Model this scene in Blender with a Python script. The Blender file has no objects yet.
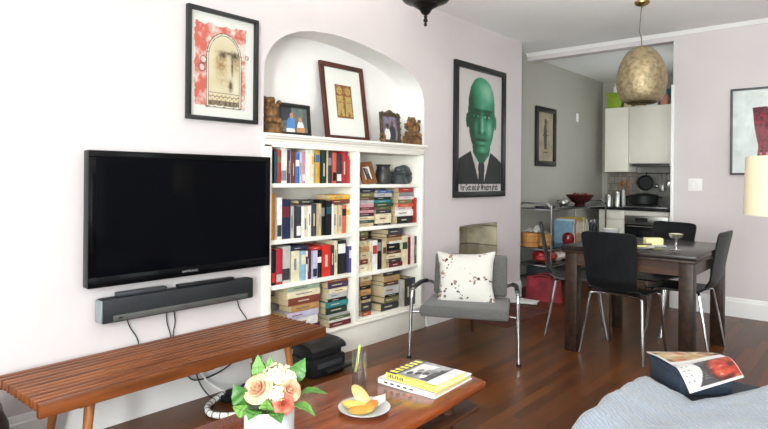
WIN_E=[15,58,266]; FILL_R=[9,9,9]; EXPO=0.47; FILL_K=9; CEIL_LAMP_FILL=7; FLOOR_LAMP_FILL=110
import bpy, bmesh, math, random
from mathutils import Vector, Matrix, Euler, noise
from math import pi, sin, cos, radians as R
random.seed(11)
S=bpy.context.scene; COL=S.collection

# ------------------------------------------------------------ materials
def lin(h):
    o=[]
    for i in (0,2,4):
        c=int(h[i:i+2],16)/255
        o.append(c/12.92 if c<=.04045 else ((c+.055)/1.055)**2.4)
    return (*o,1)
MATS={}
def mat(name,col,rough=.5,metal=0,spec=.5,var=.06,vs=8,bump=0,bs=60,trans=0,ior=1.45,coat=0,stretch=None,col2=None,emit=0,sheen=0,alpha=1,sss=0):
    if name in MATS: return MATS[name]
    m=bpy.data.materials.new(name); m.use_nodes=True
    nt=m.node_tree; N=nt.nodes; L=nt.links; b=N['Principled BSDF']
    b.inputs['Roughness'].default_value=rough; b.inputs['Metallic'].default_value=metal
    b.inputs['Specular IOR Level'].default_value=spec; b.inputs['IOR'].default_value=ior
    b.inputs['Transmission Weight'].default_value=trans; b.inputs['Coat Weight'].default_value=coat
    b.inputs['Coat Roughness'].default_value=.12; b.inputs['Sheen Weight'].default_value=sheen
    b.inputs['Alpha'].default_value=alpha
    if sss:
        b.inputs['Subsurface Weight'].default_value=sss; b.inputs['Subsurface Radius'].default_value=(.01,.006,.004)
    c=lin(col)
    tc=N.new('ShaderNodeTexCoord'); mp=N.new('ShaderNodeMapping')
    if stretch: mp.inputs['Scale'].default_value=stretch
    L.new(tc.outputs['Object'],mp.inputs['Vector'])
    nz=N.new('ShaderNodeTexNoise'); nz.inputs['Scale'].default_value=vs; nz.inputs['Detail'].default_value=6
    L.new(mp.outputs['Vector'],nz.inputs['Vector'])
    mx=N.new('ShaderNodeMix'); mx.data_type='RGBA'
    c2=lin(col2) if col2 else tuple(max(0,x*(1-var*3)) for x in c[:3])+(1,)
    c1=c if col2 else tuple(min(1,x*(1+var)) for x in c[:3])+(1,)
    rp=N.new('ShaderNodeValToRGB'); rp.color_ramp.elements[0].position=.35; rp.color_ramp.elements[1].position=.65
    L.new(nz.outputs['Fac'],rp.inputs['Fac']); L.new(rp.outputs['Color'],mx.inputs['Factor'])
    mx.inputs['A'].default_value=c2; mx.inputs['B'].default_value=c1
    L.new(mx.outputs['Result'],b.inputs['Base Color'])
    if emit:
        b.inputs['Emission Color'].default_value=c; b.inputs['Emission Strength'].default_value=emit
    if bump:
        n2=N.new('ShaderNodeTexNoise'); n2.inputs['Scale'].default_value=bs; n2.inputs['Detail'].default_value=4
        L.new(mp.outputs['Vector'],n2.inputs['Vector'])
        bp=N.new('ShaderNodeBump'); bp.inputs['Strength'].default_value=bump; bp.inputs['Distance'].default_value=.01
        L.new(n2.outputs['Fac'],bp.inputs['Height']); L.new(bp.outputs['Normal'],b.inputs['Normal'])
    MATS[name]=m; return m
def wood(name,c1,c2,rough=.35,axis='Y',scale=1.0,coat=.0,spec=.5):
    st={'X':(1.2,14,14),'Y':(14,1.2,14),'Z':(14,14,1.2)}[axis]
    return mat(name,c1,rough,col2=c2,stretch=tuple(v*scale for v in st),vs=2.2,bump=.04,bs=6,coat=coat,spec=spec)

# ------------------------------------------------------------ mesh builder
class MB:
    def __init__(s): s.bm=bmesh.new()
    def add(s,t,M=None,mi=0):
        if M is not None: bmesh.ops.transform(t,matrix=M,verts=t.verts)
        for f in t.faces: f.material_index=mi
        me=bpy.data.meshes.new('t'); t.to_mesh(me); t.free()
        s.bm.from_mesh(me); bpy.data.meshes.remove(me); return s
    def box(s,x0,y0,z0,x1,y1,z1,bev=0,mi=0,M=None,seg=2):
        t=bmesh.new(); bmesh.ops.create_cube(t,size=1)
        bmesh.ops.transform(t,matrix=Matrix.Translation(((x0+x1)/2,(y0+y1)/2,(z0+z1)/2))@Matrix.Diagonal((abs(x1-x0),abs(y1-y0),abs(z1-z0),1)),verts=t.verts)
        if bev: bmesh.ops.bevel(t,geom=t.edges[:],offset=bev,segments=seg,affect='EDGES',profile=.5)
        return s.add(t,M,mi)
    def prism(s,poly,axis,a,b,mi=0,M=None,bev=0):
        # poly: 2D points; axis X: (y,z); Y: (x,z); Z: (x,y)
        t=bmesh.new()
        def P(p,d): return {'X':(d,p[0],p[1]),'Y':(p[0],d,p[1]),'Z':(p[0],p[1],d)}[axis]
        va=[t.verts.new(P(p,a)) for p in poly]; vb=[t.verts.new(P(p,b)) for p in poly]; n=len(poly)
        t.faces.new(va); t.faces.new(vb[::-1])
        for i in range(n): t.faces.new((va[i],vb[i],vb[(i+1)%n],va[(i+1)%n]))
        bmesh.ops.recalc_face_normals(t,faces=t.faces)
        if bev: bmesh.ops.bevel(t,geom=t.edges[:],offset=bev,segments=2,affect='EDGES',profile=.5)
        return s.add(t,M,mi)
    def flat(s,poly,axis,d,mi=0,M=None):
        t=bmesh.new()
        def P(p): return {'X':(d,p[0],p[1]),'Y':(p[0],d,p[1]),'Z':(p[0],p[1],d)}[axis]
        f=t.faces.new([t.verts.new(P(p)) for p in poly])
        f.normal_update()
        n={'X':Vector((1,0,0)),'Y':Vector((0,-1,0)),'Z':Vector((0,0,1))}[axis]
        if f.normal.dot(n)<0: f.normal_flip()
        bmesh.ops.triangulate(t,faces=t.faces[:])
        return s.add(t,M,mi)
    def lathe(s,prof,c=(0,0,0),seg=32,mi=0,M=None,close=True):
        t=bmesh.new(); rings=[]
        for r,z in prof:
            if r<1e-6: rings.append([t.verts.new((c[0],c[1],c[2]+z))])
            else: rings.append([t.verts.new((c[0]+r*cos(2*pi*k/seg),c[1]+r*sin(2*pi*k/seg),c[2]+z)) for k in range(seg)])
        for a,b in zip(rings,rings[1:]):
            for k in range(seg):
                k2=(k+1)%seg
                if len(a)==1 and len(b)==1: continue
                if len(a)==1: t.faces.new((a[0],b[k],b[k2]))
                elif len(b)==1: t.faces.new((a[k],a[k2],b[0]))
                else: t.faces.new((a[k],a[k2],b[k2],b[k]))
        if close:
            for rg in (rings[0],rings[-1]):
                if len(rg)>1: t.faces.new(rg)
        bmesh.ops.recalc_face_normals(t,faces=t.faces)
        return s.add(t,M,mi)
    def tube(s,pts,r,seg=10,mi=0,M=None,closed=False,smooth=0,radii=None):
        pts=[Vector(p) for p in pts]
        if smooth: pts=spline(pts,smooth,closed)
        n=len(pts); t=bmesh.new(); rings=[]; up=None
        for i,p in enumerate(pts):
            if closed: d=pts[(i+1)%n]-pts[i-1]
            else: d=(pts[min(i+1,n-1)]-pts[max(i-1,0)])
            d.normalize()
            if up is None:
                up=Vector((0,0,1)) if abs(d.z)<.9 else Vector((1,0,0))
            a=(up-d*up.dot(d))
            if a.length<1e-4: a=Vector((1,0,0))-d*d.x
            a.normalize(); b=d.cross(a); up=a
            rr=r if radii is None else radii[min(int(i/(n-1)*(len(radii)-1)+.5),len(radii)-1)]
            rings.append([t.verts.new(p+(a*cos(2*pi*k/seg)+b*sin(2*pi*k/seg))*rr) for k in range(seg)])
        m=n if closed else n-1
        for i in range(m):
            A,B=rings[i],rings[(i+1)%n]
            for k in range(seg): t.faces.new((A[k],A[(k+1)%seg],B[(k+1)%seg],B[k]))
        if not closed: t.faces.new(rings[0][::-1]); t.faces.new(rings[-1])
        bmesh.ops.recalc_face_normals(t,faces=t.faces)
        return s.add(t,M,mi)
    def cone(s,p0,p1,r0,r1,seg=16,mi=0):
        return s.tube([p0,p1],r0,seg,mi,radii=[r0,r1])
    def ico(s,c,r,scale=(1,1,1),sub=3,nz=0,nf=3,mi=0,rot=None):
        t=bmesh.new(); bmesh.ops.create_icosphere(t,subdivisions=sub,radius=1)
        for v in t.verts:
            k=1+(nz*noise.noise(v.co*nf+Vector(c)*7) if nz else 0)
            v.co=Vector((v.co.x*scale[0],v.co.y*scale[1],v.co.z*scale[2]))*r*k
        M=Matrix.Translation(c)@(rot.to_matrix().to_4x4() if rot else Matrix())
        return s.add(t,M,mi)
    def sheet(s,fn,nu,nv,th=0,mi=0,M=None):
        t=bmesh.new(); g=[[t.verts.new(fn(i/nu,j/nv)) for j in range(nv+1)] for i in range(nu+1)]
        for i in range(nu):
            for j in range(nv): t.faces.new((g[i][j],g[i+1][j],g[i+1][j+1],g[i][j+1]))
        if th: 
            bmesh.ops.recalc_face_normals(t,faces=t.faces)
            bmesh.ops.solidify(t,geom=t.faces[:],thickness=th)
            bmesh.ops.recalc_face_normals(t,faces=t.faces)
        return s.add(t,M,mi)
    def text(s,body,size,M,mi=0,ext=.0004,sx=1,bold=0):
        cu=bpy.data.curves.new('txt','FONT'); cu.body=body; cu.size=size; cu.extrude=ext; cu.offset=bold; cu.align_x='CENTER'; cu.align_y='CENTER'
        ob=bpy.data.objects.new('txt',cu); COL.objects.link(ob)
        dg=bpy.context.evaluated_depsgraph_get(); me=bpy.data.meshes.new_from_object(ob.evaluated_get(dg))
        bpy.data.objects.remove(ob); bpy.data.curves.remove(cu)
        t=bmesh.new(); t.from_mesh(me); bpy.data.meshes.remove(me)
        return s.add(t,M@Matrix.Diagonal((sx,1,1,1)),mi)
    def build(s,name,mats,parent=None,world=False,smooth=True,angle=35,mods=()):
        if not isinstance(mats,(list,tuple)): mats=[mats]
        me=bpy.data.meshes.new(name); o=bpy.data.objects.new(name,me); COL.objects.link(o)
        if parent is None:
            xs=[v.co.x for v in s.bm.verts]; ys=[v.co.y for v in s.bm.verts]; zs=[v.co.z for v in s.bm.verts]
            c=Vector(((min(xs)+max(xs))/2,(min(ys)+max(ys))/2,min(zs)))
            bmesh.ops.translate(s.bm,vec=-c,verts=s.bm.verts); o.location=c
        else:
            if world:
                rt=parent
                while rt.parent: rt=rt.parent
                bmesh.ops.transform(s.bm,matrix=rt.matrix_basis.inverted(),verts=s.bm.verts)
            o.parent=parent
        s.bm.to_mesh(me); s.bm.free()
        for m in mats: me.materials.append(m)
        if smooth:
            me.polygons.foreach_set('use_smooth',[True]*len(me.polygons)); me.set_sharp_from_angle(angle=R(angle))
        for t,kw in mods:
            md=o.modifiers.new(t.lower(),t)
            for k,v in kw.items(): setattr(md,k,v)
        return o
def spline(P,n,closed=False):
    out=[]; N=len(P); m=N if closed else N-1
    for i in range(m):
        if closed: a,b,c,d=P[i-1],P[i],P[(i+1)%N],P[(i+2)%N]
        else: a,b,c,d=P[max(i-1,0)],P[i],P[i+1],P[min(i+2,N-1)]
        for k in range(n):
            t=k/n
            out.append(.5*((2*b)+(c-a)*t+(2*a-5*b+4*c-d)*t*t+(3*b-a-3*c+d)*t**3))
    if not closed: out.append(P[-1].copy())
    return out
def thing(name,label,cat,loc=(0,0,0),rotz=0,group=None):
    o=bpy.data.objects.new(name,None); COL.objects.link(o); o.location=loc; o.rotation_euler=(0,0,rotz)
    o.empty_display_size=.05
    o['label']=label; o['category']=cat
    if group: o['group']=group
    return o
def tag(o,label,cat,group=None):
    o['label']=label; o['category']=cat
    if group: o['group']=group
    return o
def struct(o): o['kind']='structure'; return o
def dup(root,loc,rotz,label,group=None):
    r=root.copy(); COL.objects.link(r); r.location=loc; r.rotation_euler=(0,0,rotz); r['label']=label
    if group: r['group']=group
    for ch in list(root.children):
        c=ch.copy(); COL.objects.link(c); c.parent=r
        for g in list(ch.children):
            d=g.copy(); COL.objects.link(d); d.parent=c
    return r
def ell(cx,cy,rx,ry,n=28,a0=0,a1=2*pi):
    return [(cx+rx*cos(a0+(a1-a0)*k/n),cy+ry*sin(a0+(a1-a0)*k/n)) for k in range(n if abs(a1-a0-2*pi)<1e-6 else n+1)]
def rrect(x0,y0,x1,y1,r,n=5):
    o=[]
    for cx,cy,a in ((x1-r,y1-r,0),(x0+r,y1-r,90),(x0+r,y0+r,180),(x1-r,y0+r,270)):
        o+=[(cx+r*cos(R(a+90*k/n)),cy+r*sin(R(a+90*k/n))) for k in range(n+1)]
    return o

def print_mat():
    m=bpy.data.materials.new('printed_ink'); m.use_nodes=True; nt=m.node_tree; b=nt.nodes['Principled BSDF']; b.inputs['Roughness'].default_value=.55
    a=nt.nodes.new('ShaderNodeAttribute'); a.attribute_name='ink'; nt.links.new(a.outputs['Color'],b.inputs['Base Color']); return m
PRINT=print_mat()
def sm(a,b,x): t=max(0,min(1,(x-a)/(b-a))); return t*t*(3-2*t)
def gau(u,v,cu,cv,su,sv): return math.exp(-((u-cu)/su)**2-((v-cv)/sv)**2)
def mixc(a,b,k): k=max(0,min(1,k)); return tuple(x+(y-x)*k for x,y in zip(a,b))
def printed(M,x0,y0,x1,y1,d,nx,ny,fn,parent):
    # a printed sheet: fine grid with the picture's own ink colours (sRGB 0-255) stored per vertex
    m=MB(); m.sheet(lambda u,v: M@Vector((x0+(x1-x0)*u,y0+(y1-y0)*v,d)),nx,ny)
    o=m.build('print',PRINT,parent,world=True,smooth=False); me=o.data
    at=me.color_attributes.new('ink','FLOAT_COLOR','POINT')
    for i in range((nx+1)*(ny+1)):
        u,v=(i//(ny+1))/nx,(i%(ny+1))/ny; c=fn(u,v)
        at.data[i].color=(*[(max(0,min(255,k))/255)**2.2*.8 for k in c],1)
    return o
WHITE=mat('white_paint','f1edea',.45,var=.01)
WALL=mat('wall_paint','d3cacb',.75,var=.008,vs=3,bump=.03,bs=90)
KWALL=mat('kitchen_wall_paint','aaa59c',.7,var=.01,vs=3)
CEIL=mat('ceiling_paint','fbfafa',.8,var=.008,vs=3)
TRIM=mat('trim_paint','f0edec',.4,var=.008)
NICHE=mat('niche_paint','efecea',.7,var=.008)
SHELF=mat('shelf_paint','f2ede4',.4,var=.012)
BLACK=mat('black_satin','141416',.4)
BLKFR=mat('black_frame_wood','1b1a1b',.35)
CHROME=mat('chrome','d4d5d8',.14,1,var=.01)
STEEL=mat('brushed_steel','b4b3b0',.3,1,var=.04)
PAPER=mat('paper','f3f0ec',.6,var=.01)
PAGES=mat('book_pages','d9c8a4',.8,col2='bfa67c',stretch=(60,60,60),vs=3)
DARKW=wood('espresso_wood','38251b','1f1510',.4,'Y',spec=.3)
BLKPLY=mat('black_stained_ply','16181b',.42,spec=.3,col2='0e0f11',stretch=(22,22,1.2),vs=3,bump=.05,bs=8)
def glassmat(name,col='ffffff',rough=.0,kf=1,kb=0):
    m=bpy.data.materials.new(name); m.use_nodes=True; nt=m.node_tree; N=nt.nodes; L=nt.links
    N.remove(N['Principled BSDF']); out=N['Material Output']
    tr=N.new('ShaderNodeBsdfTransparent'); tr.inputs['Color'].default_value=lin(col)
    gl=N.new('ShaderNodeBsdfGlossy'); gl.inputs['Roughness'].default_value=rough
    fr=N.new('ShaderNodeFresnel'); fr.inputs['IOR'].default_value=1.45
    ge=N.new('ShaderNodeNewGeometry'); sb=N.new('ShaderNodeMath'); sb.operation='SUBTRACT'; sb.inputs[0].default_value=1; L.new(ge.outputs['Backfacing'],sb.inputs[1]); ml=N.new('ShaderNodeMath'); ml.operation='MULTIPLY'; L.new(fr.outputs[0],ml.inputs[0]); L.new(sb.outputs[0],ml.inputs[1])
    mx=N.new('ShaderNodeMixShader'); ad=N.new('ShaderNodeMath'); ad.operation='MULTIPLY_ADD'; ad.inputs[1].default_value=kf; ad.inputs[2].default_value=kb; L.new(ml.outputs[0],ad.inputs[0]); L.new(ad.outputs[0],mx.inputs[0]); L.new(tr.outputs[0],mx.inputs[1]); L.new(gl.outputs[0],mx.inputs[2])
    L.new(mx.outputs[0],out.inputs['Surface']); MATS[name]=m; return m
PANE=glassmat('window_glass','f6faf8')
FGLASS=glassmat('picture_glass','fbfcfb',.05,.45)
SMOKE=glassmat('smoked_glass','6a6a6a')
DRINK=glassmat('drinking_glass','fbfcfc',.12,1,.15)

def floor_mat():
    m=bpy.data.materials.new('oak_strip_floor'); m.use_nodes=True; nt=m.node_tree; N=nt.nodes; L=nt.links; b=N['Principled BSDF']
    tc=N.new('ShaderNodeTexCoord'); mp=N.new('ShaderNodeMapping'); mp.inputs['Rotation'].default_value=(0,0,R(90))
    L.new(tc.outputs['Object'],mp.inputs['Vector'])
    br=N.new('ShaderNodeTexBrick'); br.inputs['Scale'].default_value=1; br.inputs['Brick Width'].default_value=.85; br.inputs['Row Height'].default_value=.062
    br.inputs['Mortar Size'].default_value=.0011; br.inputs['Mortar Smooth'].default_value=.2; br.offset=.37; br.offset_frequency=3
    br.inputs['Color1'].default_value=lin('6b3e1c'); br.inputs['Color2'].default_value=lin('482812'); br.inputs['Mortar'].default_value=lin('2a1b12'); br.inputs['Bias'].default_value=-.1
    L.new(mp.outputs['Vector'],br.inputs['Vector'])
    m2=N.new('ShaderNodeMapping'); m2.inputs['Scale'].default_value=(26,1.6,1)
    L.new(tc.outputs['Object'],m2.inputs['Vector'])
    nz=N.new('ShaderNodeTexNoise'); nz.inputs['Scale'].default_value=3; nz.inputs['Detail'].default_value=8; nz.inputs['Distortion'].default_value=.6
    L.new(m2.outputs['Vector'],nz.inputs['Vector'])
    mx=N.new('ShaderNodeMix'); mx.data_type='RGBA'; mx.blend_type='MULTIPLY'; mx.inputs['Factor'].default_value=.55
    rp=N.new('ShaderNodeValToRGB'); rp.color_ramp.elements[0].position=.3; rp.color_ramp.elements[0].color=(.45,.42,.4,1); rp.color_ramp.elements[1].position=.7; rp.color_ramp.elements[1].color=(1.15,1.12,1.08,1)
    L.new(nz.outputs['Fac'],rp.inputs['Fac']); L.new(br.outputs['Color'],mx.inputs['A']); L.new(rp.outputs['Color'],mx.inputs['B'])
    L.new(mx.outputs['Result'],b.inputs['Base Color'])
    rr=N.new('ShaderNodeMapRange'); rr.inputs['To Min'].default_value=.24; rr.inputs['To Max'].default_value=.4
    L.new(nz.outputs['Fac'],rr.inputs['Value']); L.new(rr.outputs['Result'],b.inputs['Roughness'])
    b.inputs['Specular IOR Level'].default_value=.28
    bp=N.new('ShaderNodeBump'); bp.inputs['Strength'].default_value=.25; bp.inputs['Distance'].default_value=.002; bp.invert=True
    L.new(br.outputs['Fac'],bp.inputs['Height']); L.new(bp.outputs['Normal'],b.inputs['Normal'])
    return m
def brick_mat(name,c1,c2,mort,w,h,plane='xy'):
    m=bpy.data.materials.new(name); m.use_nodes=True; nt=m.node_tree; N=nt.nodes; L=nt.links; b=N['Principled BSDF']
    tc=N.new('ShaderNodeTexCoord'); sp=N.new('ShaderNodeSeparateXYZ'); mp=N.new('ShaderNodeCombineXYZ'); L.new(tc.outputs['Object'],sp.inputs[0]); L.new(sp.outputs[plane[0].upper()],mp.inputs[0]); L.new(sp.outputs[plane[1].upper()],mp.inputs[1])
    br=N.new('ShaderNodeTexBrick'); br.inputs['Scale'].default_value=1; br.inputs['Brick Width'].default_value=w; br.inputs['Row Height'].default_value=h; br.inputs['Mortar Size'].default_value=.006
    br.inputs['Color1'].default_value=lin(c1); br.inputs['Color2'].default_value=lin(c2); br.inputs['Mortar'].default_value=lin(mort)
    L.new(mp.outputs['Vector'],br.inputs['Vector'])
    nz=N.new('ShaderNodeTexNoise'); nz.inputs['Scale'].default_value=9; nz.inputs['Detail'].default_value=8
    L.new(tc.outputs['Object'],nz.inputs['Vector'])
    mx=N.new('ShaderNodeMix'); mx.data_type='RGBA'; mx.blend_type='MULTIPLY'; mx.inputs['Factor'].default_value=.6
    rp=N.new('ShaderNodeValToRGB'); rp.color_ramp.elements[0].position=.3; rp.color_ramp.elements[0].color=(.4,.38,.35,1); rp.color_ramp.elements[1].position=.65
    L.new(nz.outputs['Fac'],rp.inputs['Fac']); L.new(br.outputs['Color'],mx.inputs['A']); L.new(rp.outputs['Color'],mx.inputs['B'])
    L.new(mx.outputs['Result'],b.inputs['Base Color']); b.inputs['Roughness'].default_value=.85
    return m

# ------------------------------------------------------------ camera, view, light
def cam():
    yaw=7.17212312e-01; roll=8.57143859e-03
    F=Vector((-sin(yaw),cos(yaw),0)); Rg=Vector((cos(yaw),sin(yaw),0)); U=Vector((0,0,1))
    r=Rg*cos(roll)+U*sin(roll); u=-Rg*sin(roll)+U*cos(roll)
    M=Matrix((r,u,-F)).transposed().to_4x4(); M.translation=Vector((2.8496,0,1.22))
    c=bpy.data.cameras.new('camera'); o=bpy.data.objects.new('camera',c); COL.objects.link(o); o.matrix_world=M
    c.sensor_fit='HORIZONTAL'; c.sensor_width=36; c.lens=574.478/768*36; c.shift_x=0; c.shift_y=(177.954-214.5)/768
    c.clip_start=.05; S.camera=o
cam()
S.view_settings.view_transform='Standard'; S.view_settings.look='None'; S.view_settings.gamma=1; S.view_settings.use_curve_mapping=False

# ------------------------------------------------------------ room shell
H=2.64; D=5.98; XR=4.5; YF=-1.9
struct(MB().box(-.4,YF-.2,-.06,XR+.2,8.5,0).build('floor',floor_mat(),smooth=False))
struct(MB().box(-.4,YF-.2,H,XR+.2,6.1,H+.1).box(-.4,6.1,2.62,1.5,8.5,H+.1).build('ceiling',CEIL,smooth=False))
arch=[(2.148,1.48),(2.148,1.857),(2.16,1.94),(2.197,2.012),(2.25,2.07),(2.316,2.114),(2.42,2.158),(2.551,2.186),(2.7,2.198),(2.811,2.198),(2.96,2.19),(3.099,2.172),(3.27,2.148),(3.421,2.112),(3.54,2.073),(3.63,2.028),(3.69,1.985),(3.732,1.93),(3.755,1.87),(3.762,1.80),(3.762,1.48)]
w=MB()
w.box(-.35,YF-.2,0,0,2.148,H); w.box(-.35,3.762,0,0,4.29,H); w.box(-.35,4.29,.795,0,4.95,H); w.box(-.35,4.95,0,0,5.43,H)
w.prism([(2.148,H)]+arch[1:-1]+[(3.762,H)],'X',-.35,0)
w.box(-.35,2.148,0,-.30,3.762,H)
wl=struct(w.build('wall_left',[WALL,NICHE],angle=60)); o_=wl.location
for f in wl.data.polygons:      # the lining of the arch is painted like the niche
    c_=f.center+o_
    if abs(f.normal.x)<.5 and 2.14<c_.y<3.77 and c_.z<2.3 and -.36<c_.x<.01: f.material_index=1
nb=MB().box(-.30,2.148,1.44,-.235,3.762,2.25); struct(nb.build('wall_niche_back',NICHE))
struct(MB().box(-.40,5.43,0,-.22,8.5,H).build('wall_kitchen_left',KWALL,smooth=False))
struct(MB().box(-.22,8.3,0,1.5,8.5,2.62).build('wall_kitchen_back',KWALL,smooth=False))

struct(MB().box(1.31,D,0,XR+.2,6.1,H).box(-.22,D,2.56,1.31,6.1,H).build('wall_back',WALL,smooth=False))
# crown moulding along the back wall and header
cp=[(0,-.034),(-.01,-.034),(-.015,-.022),(-.03,-.010),(-.034,0),(0,0)]
struct(MB().prism([(D+a,H+b) for a,b in cp],'X',-.22,XR).build('trim_1',TRIM))
# casing and jamb strip at the kitchen opening
struct(MB().box(1.295,D-.012,0,1.322,D+.1,2.14,.004).build('trim_2',TRIM))
# baseboards
bp=[(0,0),(.018,0),(.018,.135),(.013,.142),(.013,.158),(.007,.168),(0,.17)]
struct(MB().prism([(a,b) for a,b in bp],'Y',YF,2.13).prism([(a,b) for a,b in bp],'Y',3.80,4.20).prism([(a,b) for a,b in bp],'Y',5.04,5.43).build('baseboard_left',TRIM))
struct(MB().prism([(D-a,b) for a,b in bp],'X',1.325,XR).build('baseboard_back',TRIM))
struct(MB().prism([(XR-a,b) for a,b in bp],'Y',YF,D).build('baseboard_right',TRIM))
# fireplace recess and flush hearth
FB=brick_mat('firebox_brick','cbbfa6','a3977f','7a705f',.36,.19,'yz')
fb=MB().box(-.345,4.29,0,-.33,4.95,.8).box(-.33,4.285,0,0,4.30,.795).box(-.33,4.94,0,0,4.955,.795).box(-.33,4.30,.785,0,4.94,.80)
struct(fb.build('wall_firebox',FB,smooth=False))
struct(MB().box(-.33,4.22,-.01,.52,5.02,.006).build('trim_hearth',brick_mat('hearth_tile','6f3a2c','5a2c22','3d2a22',.15,.15),smooth=False))
# front wall behind the camera and right wall, with tall windows, the right ones added to brighten the room
WZ=(.45,2.42)
def window_wall(name,axis,wins,lo,hi,energy,first,XR=XR,H=H,WZ=WZ,wm=None):
    # axis 'Y': wall in the plane y=YF facing +y, windows along x ; 'X': wall in the plane x=XR facing -x, windows along y
    def bx(m,a0,d0,z0,a1,d1,z1,bev=0):
        # d = depth outward from the room face (positive = outside)
        if axis=='Y': m.box(a0,YF-d1,z0,a1,YF-d0,z1,bev)
        else: m.box(XR+d0,a0,z0,XR+d1,a1,z1,bev)
    w=MB(); prev=lo
    for a,b in wins:
        bx(w,prev,0,0,a,.2,H); bx(w,a,0,0,b,.2,WZ[0]); bx(w,a,0,WZ[1],b,.2,H); prev=b
    bx(w,prev,0,0,hi,.2,H)
    struct(w.build(name,wm or WALL,smooth=False))
    for i,(a,b) in enumerate(wins):
        m=MB(); z0,z1=WZ; zm=(z0+z1)/2
        for p0,p1 in ((a,a+.05),(b-.05,b)): bx(m,p0,.06,z0,p1,.13,z1,.004)
        for q0,q1 in ((z0,z0+.05),(z1-.05,z1),(zm-.025,zm+.025)): bx(m,a,.06,q0,b,.13,q1,.004)
        bx(m,a-.08,-.02,z0-.1,a,0,z1+.08); bx(m,b,-.02,z0-.1,b+.08,0,z1+.08); bx(m,a,-.02,z1,b,0,z1+.08); bx(m,a-.1,-.06,z0-.03,b+.1,.05,z0)
        wo=struct(m.build('window_%d'%(first+i),TRIM))
        p=MB(); bx(p,a+.05,.095,z0+.05,b-.05,.1,z1-.05)
        bmesh.ops.translate(p.bm,vec=-wo.location,verts=p.bm.verts); p.build('pane',PANE,wo)
        l=bpy.data.lights.new('window_daylight','AREA'); l.shape='RECTANGLE'; l.size=b-a-.05; l.size_y=z1-z0-.05; l.energy=energy[i]; l.color=(.975,.99,1)  # daylight at the front windows, added fill at the right and kitchen ones
        o=bpy.data.objects.new('window_daylight',l); COL.objects.link(o)
        if axis=='Y': o.location=((a+b)/2,YF-.17,(z0+z1)/2); o.rotation_euler=(R(90),0,0)
        else: o.location=(XR+.17,(a+b)/2,(z0+z1)/2); o.rotation_euler=(R(90),0,R(90))
window_wall('wall_front','Y',[(.35,1.35),(1.75,2.75),(3.15,4.15)],-.35,XR+.2,WIN_E,1)
window_wall('wall_right','X',[(-1.3,-.2),(.3,1.4),(1.9,3.0)],YF,6.1,FILL_R,4)  # windows here are made up, for more light on ceiling and bookcase
window_wall('wall_kitchen_right','X',[(6.35,7.35)],6.1,8.3,[FILL_K],7,XR=1.37,H=2.62,WZ=(.95,2.3),wm=KWALL)  # unseen window added to light the kitchen cabinets
wd=bpy.data.worlds.new('world'); S.world=wd; wd.use_nodes=True
bg=wd.node_tree.nodes['Background']; bg.inputs['Color'].default_value=(.82,.9,1,1); bg.inputs['Strength'].default_value=1.0
S.view_settings.exposure=EXPO
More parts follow.
